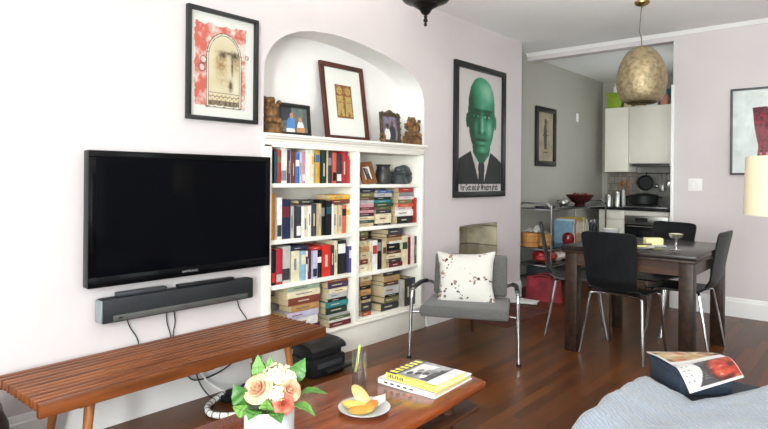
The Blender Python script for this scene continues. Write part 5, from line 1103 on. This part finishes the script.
# third shelf bags, lower shelf box
RDB=mat('red_plastic','a8241f',.35,col2='7d1a1a',vs=9); WHP=mat('white_plastic_bag','ddd4cf',.35,col2='c98e86',vs=10)
def bag(x,y,z,sx,sy,sz_,mm,lab,seed):
    m=MB().ico((x,y,z+sz_*.5),1,(sx,sy,sz_*.52),4,.22,2.2); 
    for v in m.bm.verts: v.co.z=max(v.co.z,z+.001)
    return tag(m.build('plastic_bag',mm,angle=80),lab,'bag','bags on the cart third shelf')
s3=.331
bag(.1,5.78,s3,.12,.15,.135,RDB,'red plastic bag at the near end of the cart third shelf',1); bag(.13,6.02,s3,.1,.1,.12,WHP,'white and red plastic bag in the middle of the cart third shelf',2); bag(.12,6.26,s3,.11,.14,.13,RDB,'dark red plastic bag behind the white one on the cart',3)
tag(MB().box(-.05,5.66,.191,.22,6.1,.295,.01).build('storage_box',mat('charcoal_box','2d3034',.6)),'flat charcoal storage box on the lowest cart shelf','box')
bagm=mat('red_fabric_bag','8e2430',.7,col2='6b1822',vs=8,bump=.1,bs=60)
t=thing('tote_bag','dark red fabric bag on the floor in front of the cart','bag',(.27,5.42,0),R(8))
def tote(side):
    def fn(u,v):
        x=(u-.5)*2; return Vector((x*(.19-.02*v)+.01*noise.noise(Vector((u*3,v*3,side))),side*(.055*(1-abs(x)**4)**.5*(1-.6*v)+.004)+.012*noise.noise(Vector((u*4,v*3,5+side))),.235*v+.01*noise.noise(Vector((u*2.5,0,3)))*v))
    return fn
MB().sheet(tote(1),20,12).sheet(tote(-1),20,12).build('body',bagm,t,angle=80)
for sd in (-1,1): MB().tube([(-.09,sd*.03,.22),(-.07,sd*.055,.25),(.0,sd*.07,.262),(.07,sd*.055,.25),(.09,sd*.03,.22)],.007,8,smooth=4).build('handle',bagm,t)
NEWS=mat('newsprint','dedcd6',.7,col2='bdbbb6',vs=24)
for i,(x,y,rz,lab) in enumerate([(.17,5.2,.35,'white newspaper lying lowest on the floor beside the red bag'),(.16,5.21,.1,'white paper lying on the newspaper beside the red bag')]):
    M=Matrix.Translation((x,y,.008+.005*i))@Matrix.Rotation(rz,4,'Z')
    tag(MB().box(-.13,-.1,0,.13,.1,.004,.001,M=M).build('newspaper',NEWS if i==0 else PAPER),lab,'newspaper','papers on the floor')

# ------------------------------------------------------------ kitchen
KC=mat('cabinet_white','efe8dc',.35,var=.008); WT=mat('black_worktop','1b1c1e',.25)
def kcab(name,label,x0,x1,y0,y1,z0,z1,fronts):
    t=thing(name,label,'cabinet',((x0+x1)/2,(y0+y1)/2,z0))
    P('body',MB().box(x0,y0+.02,z0,x1,y1,z1,.001),KC,t)
    for nm_,a,b in fronts: 
        f=P(nm_,MB().box(x0+.002,y0,z0+a,x1-.002,y0+.019,z0+b,.002),KC,t)
    return t
kcab('wall_cabinet','narrow white wall cabinet at the left of the kitchen',-.06,.258,7.95,8.295,1.33,2.2,[('door',.0,.87)])
kcab('wall_cabinet','wide white wall cabinet over the hob',.26,.80,7.95,8.295,1.442,2.2,[('door',.0,.758)])
kcab('wall_cabinet','white wall cabinet at the right end hidden by the opening edge',.802,1.3,7.95,8.295,1.442,2.2,[('door',.0,.758)])
t=thing('range_hood','slim steel range hood under the wide wall cabinet','range hood',(.53,8.1,1.40)); P('body',MB().box(.265,7.97,1.405,.795,8.29,1.44,.003),STEEL,t); P('control_strip',MB().box(.30,7.966,1.412,.76,7.972,1.43),BLACK,t)
kcab('base_cabinet','white base cabinet with drawer left of the oven',-.02,.31,7.65,8.295,.0,.83,[('door',.08,.70),('drawer',.705,.825)])
kcab('base_cabinet','white base cabinet right of the oven',.845,1.34,7.65,8.295,.0,.83,[('door',.08,.70),('drawer',.705,.825)])
t=kcab('oven_unit','white unit holding the built-in oven',.312,.843,7.65,8.295,.0,.83,[('drawer',.77,.825),('drawer',.02,.16)])
od=P('oven_door',MB().box(.318,7.635,.17,.838,7.66,.66,.004),mat('oven_glass','17181a',.12),t); P('oven_panel',MB().box(.318,7.635,.665,.838,7.66,.765,.003),STEEL,t); P('oven_display',MB().box(.45,7.632,.69,.6,7.637,.74),BLACK,t)
P('oven_handle',MB().tube([(.36,7.60,.63),(.80,7.60,.63)],.009,8).tube([(.38,7.60,.63),(.38,7.64,.63)],.006,8).tube([(.78,7.60,.63),(.78,7.64,.63)],.006,8),CHROME,od)
tag(MB().box(-.14,7.62,.831,1.36,8.295,.866,.003).build('worktop',WT),'black worktop running under the wall cabinets','worktop')
struct(MB().box(.26,8.285,.868,1.36,8.299,1.40).build('trim_backsplash',mat('backsplash_steel','8d8a86',.35,.8,var=.05)))
struct(MB().box(-.14,8.29,.868,.255,8.299,1.33).build('trim_tiles',brick_mat('backsplash_tile','9a9088','8c827a','77706a',.1,.1,'xz'),smooth=False))
t=thing('gas_hob','steel gas hob set on the worktop','hob',(.55,7.93,.866)); P('plate',MB().box(.28,7.68,.867,.82,8.2,.88,.004),STEEL,t)
for q in (.60,.66,.72): P('knob',MB().lathe([(0,0),(.014,0),(.013,.018),(0,.02)],(q,7.71,.88),14),BLACK,t)
P('grate',MB().box(.32,7.78,.88,.6,7.79,.895).box(.32,8.1,.88,.6,8.11,.895).box(.32,7.78,.88,.33,8.11,.895).box(.59,7.78,.88,.6,8.11,.895).box(.455,7.78,.88,.465,8.11,.895),BLACK,t)
PANM=mat('cast_iron','18181a',.45)
t=thing('roasting_pan','large black pan standing on the hob','pan',(.46,7.94,.896))
MB().lathe([(0,0),(.15,0),(.175,.02),(.185,.12),(.19,.125),(.18,.125),(.165,.02),(0,.012)],(0,0,0),36).build('body',PANM,t)
MB().lathe([(0,.155),(.06,.15),(.14,.135),(.186,.126),(0,.12)],(0,0,0),36).build('lid',PANM,t)
MB().tube([(.18,-.02,.1),(.215,-.03,.105),(.215,.03,.105),(.18,.02,.1)],.008,8,smooth=4).build('handle',PANM,t); MB().tube([(-.18,-.02,.1),(-.215,-.03,.105),(-.215,.03,.105),(-.18,.02,.1)],.008,8,smooth=4).build('handle',PANM,t)
t=thing('utensil_rail','steel hanging rail on the backsplash','rail',(.55,8.27,1.31)); P('bar',MB().tube([(.27,8.262,1.315),(.86,8.262,1.315)],.006,8),STEEL,t)
for q in (.29,.82): P('bracket',MB().tube([(q,8.262,1.315),(q,8.288,1.315)],.005,8),STEEL,t)
t=thing('frying_pan','black frying pan hanging from the utensil rail','frying pan',(.40,8.24,1.08))
MR=Matrix.Translation((.40,8.225,1.185))@Matrix.Rotation(R(90),4,'X')
MB().lathe([(0,0),(.085,0),(.105,.03),(.107,.032),(.1,.032),(.082,.006),(0,.006)],(0,0,0),36,M=MR).build('pan',PANM,t,world=True); MB().tube([(.40,8.235,1.27),(.40,8.25,1.31),(.40,8.262,1.323)],.008,8).build('handle',PANM,t,world=True)
def uten(name,lab,x,kind,L,mm):
    t=thing(name,lab,'kitchen utensil',(x,8.245,1.31-L),0,'utensils hanging from the rail')
    MB().tube([(x,8.262,1.325),(x,8.25,1.30),(x,8.246,1.31-L*.65)],.004,6).build('handle',mm,t,world=True)
    z=1.31-L
    if kind=='ladle': m=MB().ico((x,8.23,z+.03),.034,(1,.7,.8),3)
    elif kind=='spatula': m=MB().box(x-.03,8.24,z,x+.03,8.246,z+.09,.002)
    elif kind=='whisk':
        m=MB()
        for k in range(5): a=pi*k/5; m.tube([(x,8.245,z+.12),(x+.028*cos(a),8.245+.028*sin(a),z+.05),(x,8.245,z),(x-.028*cos(a),8.245-.028*sin(a),z+.05),(x,8.245,z+.12)],.0015,5,smooth=5)
    else: m=MB().lathe([(0,0),(.03,.005),(.055,.03),(.062,.06),(.058,.06),(.05,.03),(0,.01)],(0,0,0),28,M=Matrix.Translation((x,8.25,z+.05))@Matrix.Rotation(R(80),4,'X'))
    m.build('head',mm,t,world=True)
uten('ladle','steel ladle hanging right of the frying pan',.535,'ladle',.20,STEEL); uten('spatula','steel spatula hanging between the ladle and the whisk',.59,'spatula',.24,STEEL); uten('whisk','wire whisk hanging from the rail',.645,'whisk',.22,STEEL); uten('strainer','steel strainer hanging at the right of the rail',.72,'strainer',.20,STEEL); uten('skimmer','dark slotted skimmer hanging at the right end of the rail',.79,'ladle',.17,PANM)
uten('spoon','small wooden spoon hanging left of the frying pan',.29,'ladle',.15,wood('utensil_wood','9a6a3c','7a5028',.5,'Z'))
# canisters and pots on the counter
def canister(x,y,r,h,mm,lab,nm_='canister'):
    t=thing(nm_,lab,'canister',(x,y,.866)); MB().lathe([(0,0),(r,0),(r,h*.88),(r*.96,h*.9),(0,h*.9)],(0,0,0),28).build('body',mm,t); MB().lathe([(0,h*.9),(r*1.02,h*.9),(r*1.02,h*.97),(r*.3,h),(0,h)],(0,0,0),28).build('lid',mm,t); return t
canister(.055,7.80,.05,.16,STEEL,'steel canister at the left on the kitchen counter'); canister(.135,7.9,.055,.2,STEEL,'taller steel canister behind the left one on the counter'); canister(.225,7.86,.018,.23,CER,'thin white canister left of the hob')
t=thing('utensil_jar','steel jar of wooden spoons on the counter left of the hob','utensil jar',(.16,8.1,.866)); MB().lathe([(.045,.0),(.05,0),(.05,.15),(.047,.15),(.045,.005),(0,.005)],(0,0,0),24).build('jar',STEEL,t)
SPW=wood('spoon_wood','a9743c','7d5226',.5,'Z')
for i,(a,b,l) in enumerate([(-.03,.01,.3),(.02,.02,.33),(.035,-.015,.28),(-.01,-.02,.31)]):
    tag(MB().tube([(.16+a*.3,8.1+b*.3,.875),(.16+a*1.4,8.1+b*1.4,.866+l)],.005,6).ico((.16+a*1.5,8.1+b*1.5,.866+l),.022,(1,.5,1.4),2).build('wooden_spoon',SPW),['wooden spoon leaning left in the utensil jar','longest wooden spoon in the utensil jar','wooden spoon leaning right in the utensil jar','wooden spoon at the front of the utensil jar'][i],'kitchen utensil','wooden spoons in the jar')
# on top of the wall cabinets
ct=2.2005
t=thing('storage_bin','lime green box on top of the left wall cabinet','box',(.05,8.06,ct)); MB().prism([(-.085,0),(.085,0),(.105,.2),(-.105,.2)],'Y',-.08,.08,bev=.006).build('bin',mat('lime_green','8aa62c',.5),t); MB().box(-.108,-.083,.2,.108,.083,.213,.004).build('rim',mat('lime_green','8aa62c',.5),t)
t=thing('bottle','white bottle standing on the lime green box','bottle',(.05,8.06,ct+.214)); MB().lathe([(0,0),(.035,0),(.036,.01),(.036,.08),(.02,.1),(.02,.115),(0,.115)],(0,0,0),20).build('body',WHITE,t); MB().lathe([(0,.115),(.022,.115),(.022,.135),(0,.135)],(0,0,0),16).build('cap',CER,t)
for i,(x,w_,lab) in enumerate([(.225,.1,'small tan box left of the pair on the wall cabinet top'),(.38,.11,'small tan box right of the pair on the wall cabinet top')]):
    t=thing('cardboard_box',lab,'box',(x,8.06,ct)); MB().box(-w_/2,-.06,0,w_/2,.06,.085,.003).build('carton',mat('tan_card','cdbb98',.7),t); MB().box(-w_/2-.002,-.062,.07,w_/2+.002,.062,.09,.002).build('lid',mat('tan_card_lid','bda884',.7),t)
t=thing('plastic_container','clear pale container on the wall cabinet top','container',(.53,8.06,ct)); MB().box(-.07,-.06,0,.07,.06,.06,.008).build('tub',mat('frosted_plastic','cfd2d2',.3),t); MB().box(-.074,-.064,.06,.074,.064,.072,.004).build('lid',WHITE,t)
t=thing('storage_tin','terracotta pink tin on the wall cabinet top','tin',(.675,8.06,ct)); MB().lathe([(0,0),(.058,0),(.058,.1),(0,.1)],(0,0,0),28).build('body',mat('terracotta_pink','c98672',.5),t); MB().lathe([(0,.1),(.06,.1),(.06,.12),(.05,.126),(0,.127)],(0,0,0),28).build('lid',mat('terracotta_pink','c98672',.5),t)
t=thing('teal_bowl','tall teal bowl on the right side of the wall cabinet top','bowl',(.79,8.03,ct)); MB().lathe([(0,0),(.03,0),(.04,.08),(.08,.15),(.085,.2),(.08,.2),(.07,.15),(0,.1)],(0,0,0),28).build('bowl',mat('teal_glaze','1f6a72',.3),t)
BASK=mat('dark_wicker','4a4038',.7,col2='2a2420',vs=40)
t=thing('wicker_basket','dark wicker basket high on the right of the cabinet top','basket',(.76,8.2,ct))
m=MB()
for k in range(14): m.tube([(.09+.0*k+.075*cos(a)+.0,.0+.075*sin(a),.215+.012*k) for a in [2*pi*j/24 for j in range(24)]],.007,6,closed=True)
for j in range(12): a=2*pi*j/12; m.tube([(.09+.075*cos(a),.075*sin(a),.205),(.09+.075*cos(a),.075*sin(a),.39)],.005,6)
m.lathe([(0,.205),(.075,.205),(.075,.215),(0,.215)],(.09,0,0),24); m.build('weave',BASK,t)
MB().tube([(.09-.075,0,.37),(.09-.06,0,.41),(.09,0,.42),(.09+.06,0,.41),(.09+.075,0,.37)],.006,8,smooth=5).build('handle',BASK,t)
MB().box(.03,-.07,0,.16,.07,.204,.004).build('stand',mat('tan_card','cdbb98',.7),t)

# ------------------------------------------------------------ pendant lamp and ceiling fixture
BRASS=mat('hammered_brass','a89878',.42,.5,col2='86765a',vs=30,bump=.6,bs=42); BR2=mat('brass','a88e56',.3,1)
px,py=1.383,4.79
t=thing('pendant_lamp','hammered brass egg shaped pendant lamp over the dining table','pendant lamp',(px,py,1.83))
prof=[(.105,1.84),(.14,1.845),(.165,1.87),(.185,1.92),(.196,1.98),(.197,2.03),(.187,2.09),(.168,2.15),(.142,2.20),(.108,2.245),(.07,2.272),(.03,2.284),(0,2.285)]
pts=spline([Vector((r,z,0)) for r,z in prof],5)
m=MB().lathe([(max(0,v.x)*.95,v.y-1.83) for v in pts],(0,0,0),64,close=False)
for v in m.bm.verts:
    k=1+.018*noise.noise(v.co*14)+.02*noise.noise(v.co*5); v.co.x*=k; v.co.y*=k
m.build('shade',BRASS,t,angle=70,mods=[('SOLIDIFY',dict(thickness=.003))])
MB().lathe([(0,.0),(.0,.0)],(0,0,0),8,close=False) if False else None
MB().tube([(.108*cos(2*pi*k/36),.108*sin(2*pi*k/36),.008) for k in range(36)],.006,8,closed=True).build('rim',mat('dark_brass','5f5038',.4,.8),t)
MB().ico((0,0,.15),.035,(1,1,1.25),3).build('bulb',mat('bulb_glass','efe9dc',.2),t)
MB().tube([(0,0,.18),(0,0,.45)],.012,10).build('socket',BR2,t)
MB().tube([(0,0,.45),(-.004,.002,.52),(-.018,.004,.58),(-.012,0,.66),(-.006,0,.75),(0,0,.80)],.004,8,smooth=6).build('cord',mat('cord_grey','6a6660',.5,.3),t)
MB().lathe([(0,.81),(.058,.81),(.055,.795),(.04,.782),(.012,.775),(.006,.765),(0,.765)],(0,0,0),32).build('canopy',BR2,t)
BRZ=mat('dark_bronze','2e2c2a',.32,.7,col2='1b1a1a',vs=14)
cx_,cy_=.85,2.645
t=thing('ceiling_lamp','dark bronze ceiling lamp with turned finial above the bookcase side','ceiling lamp',(cx_,cy_,2.09))
prof=[(0,2.092),(.008,2.097),(.012,2.108),(.006,2.116),(.015,2.124),(.014,2.134),(.008,2.142),(.013,2.150),(.009,2.157),(.017,2.162),(.028,2.170),(.036,2.184),(.05,2.197),(.068,2.206),(.078,2.212),(.084,2.22),(.11,2.228),(.14,2.238),(.152,2.25),(.155,2.268),(.148,2.285),(.07,2.30),(.03,2.31),(0,2.31)]
MB().lathe([(r*.9,z-2.09) for r,z in prof],(0,0,0),40).build('finial_bowl',BRZ,t)
MB().lathe([(.14,.20),(.20,.235),(.235,.29),(.23,.295),(.19,.25),(.13,.215)],(0,0,0),40).build('shade',mat('alabaster_glass','e0d8c6',.4,var=.04),t)
MB().tube([(0,0,.21),(0,0,.53)],.009,10).build('rod',BRZ,t)
bl_=bpy.data.lights.new('lamp_bulb','POINT'); bl_.energy=CEIL_LAMP_FILL; bl_.shadow_soft_size=.06; bl_.color=(1,.98,.95)  # fill light added in the lamp bowl to brighten the ceiling
bo_=bpy.data.objects.new('lamp_bulb',bl_); COL.objects.link(bo_); bo_.location=(cx_+.05,cy_,2.39)
MB().lathe([(0,.55),(.07,.55),(.065,.53),(.03,.515),(0,.51)],(0,0,0),32).build('canopy',BRZ,t)

# ------------------------------------------------------------ floor lamp
lx,ly=2.54,3.06
t=thing('floor_lamp','floor lamp with cream drum shade at the right edge behind the ottoman','floor lamp',(lx,ly,0))
SHD=bpy.data.materials.new('linen_shade'); SHD.use_nodes=True
def shade_nodes():
    nt=SHD.node_tree; N=nt.nodes; L=nt.links; b=N['Principled BSDF']; b.inputs['Base Color'].default_value=lin('d3c7aa'); b.inputs['Roughness'].default_value=.8
    tl=N.new('ShaderNodeBsdfTranslucent'); tl.inputs['Color'].default_value=lin('f1e6cc'); mx=N.new('ShaderNodeMixShader'); mx.inputs[0].default_value=.02
    tc=N.new('ShaderNodeTexCoord'); w=N.new('ShaderNodeTexNoise'); w.inputs['Scale'].default_value=180; L.new(tc.outputs['Object'],w.inputs['Vector']); bp=N.new('ShaderNodeBump'); bp.inputs['Strength'].default_value=.1; L.new(w.outputs['Fac'],bp.inputs['Height']); L.new(bp.outputs['Normal'],b.inputs['Normal'])
    L.new(b.outputs[0],mx.inputs[1]); L.new(tl.outputs[0],mx.inputs[2]); L.new(mx.outputs[0],N['Material Output'].inputs['Surface'])
shade_nodes()
MB().lathe([(.178,1.07),(.17,1.33),(.1685,1.33),(.1765,1.07)],(0,0,0),48,close=False).build('shade',SHD,t,angle=50)
MB().tube([(0,0,.02),(0,0,1.12)],.009,10).build('pole',STEEL,t); MB().lathe([(0,0),(.13,0),(.13,.012),(.02,.025),(0,.025)],(0,0,0),36).build('base',STEEL,t)
MB().ico((0,0,1.15),.03,(1,1,1.2),3).build('bulb',mat('bulb_glass','efe9dc',.2),t)
m=MB()
for k in range(3): a=2*pi*k/3; m.tube([(0,0,1.19),(.167*cos(a),.167*sin(a),1.19)],.002,6)
m.build('spider',STEEL,t)
MB().lathe([(0,1.085),(.172,1.085),(.172,1.089),(0,1.089)],(0,0,0),40).build('diffuser',SHD,t)  # disc added to stop the lamp's light falling on the throw below
bl_=bpy.data.lights.new('lamp_bulb','POINT'); bl_.energy=FLOOR_LAMP_FILL; bl_.shadow_soft_size=.05; bl_.color=(1,.98,.95)  # fill light added inside the shade to lift the ceiling
bo_=bpy.data.objects.new('lamp_bulb',bl_); COL.objects.link(bo_); bo_.location=(lx,ly,1.215)

# ------------------------------------------------------------ ottoman, throw, magazine
CHAR=mat('charcoal_upholstery','343a44',.8,var=.05,vs=50,bump=.1,bs=250)
t=thing('ottoman','large charcoal upholstered ottoman under the grey throw','ottoman',(2.57,2.23,0))
OX0,OX1,OY0,OY1,OZ=2.085,3.05,1.87,2.74,.40
oo=[(OX0,OY0),(OX0,2.45),(2.32,OY1),(OX1,OY1),(OX1,OY0)]
P('base',MB().prism([(2.57+(x-2.57)*.96,2.3+(y-2.3)*.95) for x,y in oo],'Z',.08,.25,bev=.015),CHAR,t); P('cushion',MB().prism(oo,'Z',.252,OZ,bev=.022),CHAR,t)
for x,y in ((OX0+.09,OY0+.09),(OX0+.09,2.38),(2.40,OY1-.1),(OX1-.09,OY0+.09),(OX1-.09,OY1-.09)): P('leg',MB().cone((x,y,.09),(x,y,0),.022,.015),DARKW,t)
MX=Matrix.Translation((2.118,2.532,0))@Matrix.Rotation(math.atan2(-.69,.72),4,'Z')
t=thing('storage_box','dark navy fabric box on the far corner of the ottoman under the magazine','box',(2.2,2.53,OZ))
P('body',MB().box(0,0,OZ+.001,.21,.21,OZ+.085,.006,M=MX),mat('navy_box','2c3644',.6,var=.05),t); P('lid',MB().box(-.003,-.003,OZ+.07,.213,.213,OZ+.096,.005,M=MX),mat('navy_box','2c3644',.6),t)
THR=bpy.data.materials.new('grey_knit'); THR.use_nodes=True
def thr_nodes():
    nt=THR.node_tree; N=nt.nodes; L=nt.links; b=N['Principled BSDF']; b.inputs['Roughness'].default_value=.9; b.inputs['Sheen Weight'].default_value=.3
    tc=N.new('ShaderNodeTexCoord'); w=N.new('ShaderNodeTexWave'); w.inputs['Scale'].default_value=30; w.inputs['Distortion'].default_value=7; w.inputs['Detail'].default_value=3; w.bands_direction='DIAGONAL'
    L.new(tc.outputs['Object'],w.inputs['Vector']); n=N.new('ShaderNodeTexNoise'); n.inputs['Scale'].default_value=90; L.new(tc.outputs['Object'],n.inputs['Vector'])
    mx=N.new('ShaderNodeMix'); mx.data_type='RGBA'; mx.inputs['A'].default_value=lin('6a6f78'); mx.inputs['B'].default_value=lin('858a95')
    ad=N.new('ShaderNodeMath'); ad.operation='MULTIPLY'; L.new(w.outputs['Fac'],ad.inputs[0]); L.new(n.outputs['Fac'],ad.inputs[1]); a2=N.new('ShaderNodeMath'); a2.operation='MULTIPLY_ADD'; a2.inputs[1].default_value=1.1; a2.inputs[2].default_value=.25; L.new(ad.outputs[0],a2.inputs[0])
    L.new(a2.outputs[0],mx.inputs['Factor']); L.new(mx.outputs['Result'],b.inputs['Base Color'])
    bp=N.new('ShaderNodeBump'); bp.inputs['Strength'].default_value=.4; bp.inputs['Distance'].default_value=.005; L.new(ad.outputs[0],bp.inputs['Height']); L.new(bp.outputs['Normal'],b.inputs['Normal'])
thr_nodes()
def throw(u,v):
    # cloth coordinates: sx from the hem hanging left to the hem hanging right, sy from the near hem to the bunched far hem
    sx=OX0-.30+u*(OX1-OX0+.5); hem=max(min(2.385+.75*(sx-OX0),2.485-.9*(sx-OX0)),2.30+2.2*(sx-2.36))+.008*sin(sx*16+1)+.012*noise.noise(Vector((sx*5,0,2)))
    sy=OY0-.36+(min(hem,2.70)-OY0+.36)*v
    n1=noise.noise(Vector((sx*3.1,sy*3.3,4))); n2=noise.noise(Vector((sx*8,sy*7,1)))
    rid=1-abs(noise.noise(Vector((sx*2.6+sy*1.7,sy*4.2-sx*1.2,9))))*2.2
    fold=.018*n1+.012*n2+.024*max(0,rid)**2+.008*noise.noise(Vector((sx*15,sy*22,6)))+.02*max(0,1-3*abs(noise.noise(Vector((sx*3.3-sy*2.1,sy*5+sx*2,12)))))
    dx=max(0,OX0+.055-sx); dx2=max(0,sx-OX1+.02); dy=max(0,OY0+.02-sy)
    x=min(max(sx,OX0+.055),OX1-.02); y=max(sy,OY0+.02); z=OZ+.010+max(0,.010+fold*.55*(1-.5*sm(.5,1,v)))
    def rnd(d,r=.055):   # rounds a hanging edge: outward run, drop
        if d<r*1.57: a=d/r; return r*sin(a),r*(1-cos(a))
        return r,r+(d-r*1.57)
    z+=.034*math.exp(-((sx-OX0-.07)/.06)**2)*sm(1.8,1.95,sy)*(1-sm(2.15,2.4,sy))+.012*noise.noise(Vector((sx*12,sy*14,3)))*(1-sm(OX0+.1,OX0+.3,sx))
    ox,zx=rnd(dx); oy,zy=rnd(dy); o2,z2=rnd(dx2)
    wav=.022*noise.noise(Vector((sy*5,sx*2,7)))+.014*sin(sy*17+sx*4); wav2=.03*noise.noise(Vector((sx*4,sy*2,3)))+.018*sin(sx*15+sy*3)
    x-=ox+(wav*min(1,zx/.08)); y-=oy+(wav2*min(1,zy/.08)); x+=o2
    z-=max(zx,zy,z2)
    b=max(0,(v-.84)/.16)
    if b and dx==0: z+=.016*sin(min(1,b)*pi)*(.6+.5*n1*2)
    return Vector((x,y,max(z,.02)))
m=MB().sheet(throw,120,120)
bmesh.ops.recalc_face_normals(m.bm,faces=m.bm.faces)
tag(m.build('throw_blanket',THR,angle=80,mods=[('SOLIDIFY',dict(thickness=.012,offset=0))]),'crumpled grey knitted throw blanket spread over the ottoman','blanket')
# magazine lying open, bent over the far corner

A,B_,F_,G_,D_,C_=[Vector(q) for q in ((2.10,2.535,.502),(2.288,2.70,.502),(2.240,2.40,.508),(2.368,2.67,.508),(2.347,2.19,.486),(2.455,2.52,.484))]
def magp(u,v,dz=0):
    if v<.45: k=v/.45; p=A.lerp(B_,u).lerp(F_.lerp(G_,u),k); b=.004*sin(pi*k)
    else: k=(v-.45)/.55; p=F_.lerp(G_,u).lerp(D_.lerp(C_,u),k); b=.016*sin(pi*k**.8)
    return p+Vector((0,0,b+dz))
t=thing('magazine','open glossy food magazine lying bent over the throw and the far corner of the ottoman','magazine',(2.3,2.35,.5))
m=MB()
for q in range(4): m.sheet(lambda u,v,q=q: magp(.004*q+(1-.008*q)*u,.003*q+(1-.006*q)*v,-.0012*q),14,36)
m.build('pages',PAPER,t,world=True,angle=80)
def page_ink(u,v):
    n=lambda k,s: noise.noise(Vector((u*k,v*k*1.6,s)))
    white=(244,242,240)
    if v<.45:
        if not(.04<u<.985 and .02<v<.37+.03*sin(u*5)): return white
        k=n(5,1)+.6*n(11,2)
        c=mixc((196,158,112),(236,214,176),.5+1.1*k); c=mixc(c,(96,60,40),max(0,n(7,4)*1.9-.25)); c=mixc(c,(196,92,58),max(0,n(6,8)*1.8-.3)); return mixc(c,(40,40,42),max(0,(u-.8)*5)*(.5+n(9,3)))
    if not(u<.985 and v<.965): return white
    ph=.60-.16*sin(pi*min(1,max(0,(v-.5)/.5)))
    e=.33-.33*max(0,(v-.62)/.38)**1.6*0+ -.30*max(0,.62-v)*0
    edge=.20+.16*sin(pi*min(1,max(0,(v-.47)/.5)))
    if v<.5+.10*max(0,.75-u): return white
    if u<edge:
        for a in range(2):
            for b in range(4):
                if math.hypot((u-.07-.09*a)/.018,(v-.60-.09*b)/.016)<1: return (150,158,168)
        return white
    c=(74,70,74)
    if edge+.05<u<ph-.04 and .56<v<.9 and int(v*60)%2==0 and n(40,3)>-.3: c=(128,124,126)
    if u>ph:
        k=n(6,5)+.6*n(14,6)
        c=mixc((186,52,34),(232,112,78),.45+1.2*k); c=mixc(c,(92,22,20),max(0,n(5,9)*2-.1)); c=mixc(c,(70,54,56),max(0,1-abs(u-ph)*9)); c=mixc(c,white,max(0,n(9,12)*2.4-1))
    return c
m=MB(); NX,NY=60,110
m.sheet(lambda u,v: magp(u,v,.0009),NX,NY)
o_=m.build('page_print',PRINT,t,world=True,angle=80)
at=o_.data.color_attributes.new('ink','FLOAT_COLOR','POINT')
for i_ in range((NX+1)*(NY+1)): at.data[i_].color=(*[(max(0,min(255,k))/255)**2.2*.6 for k in page_ink((i_//(NY+1))/NX,(i_%(NY+1))/NY)],1)
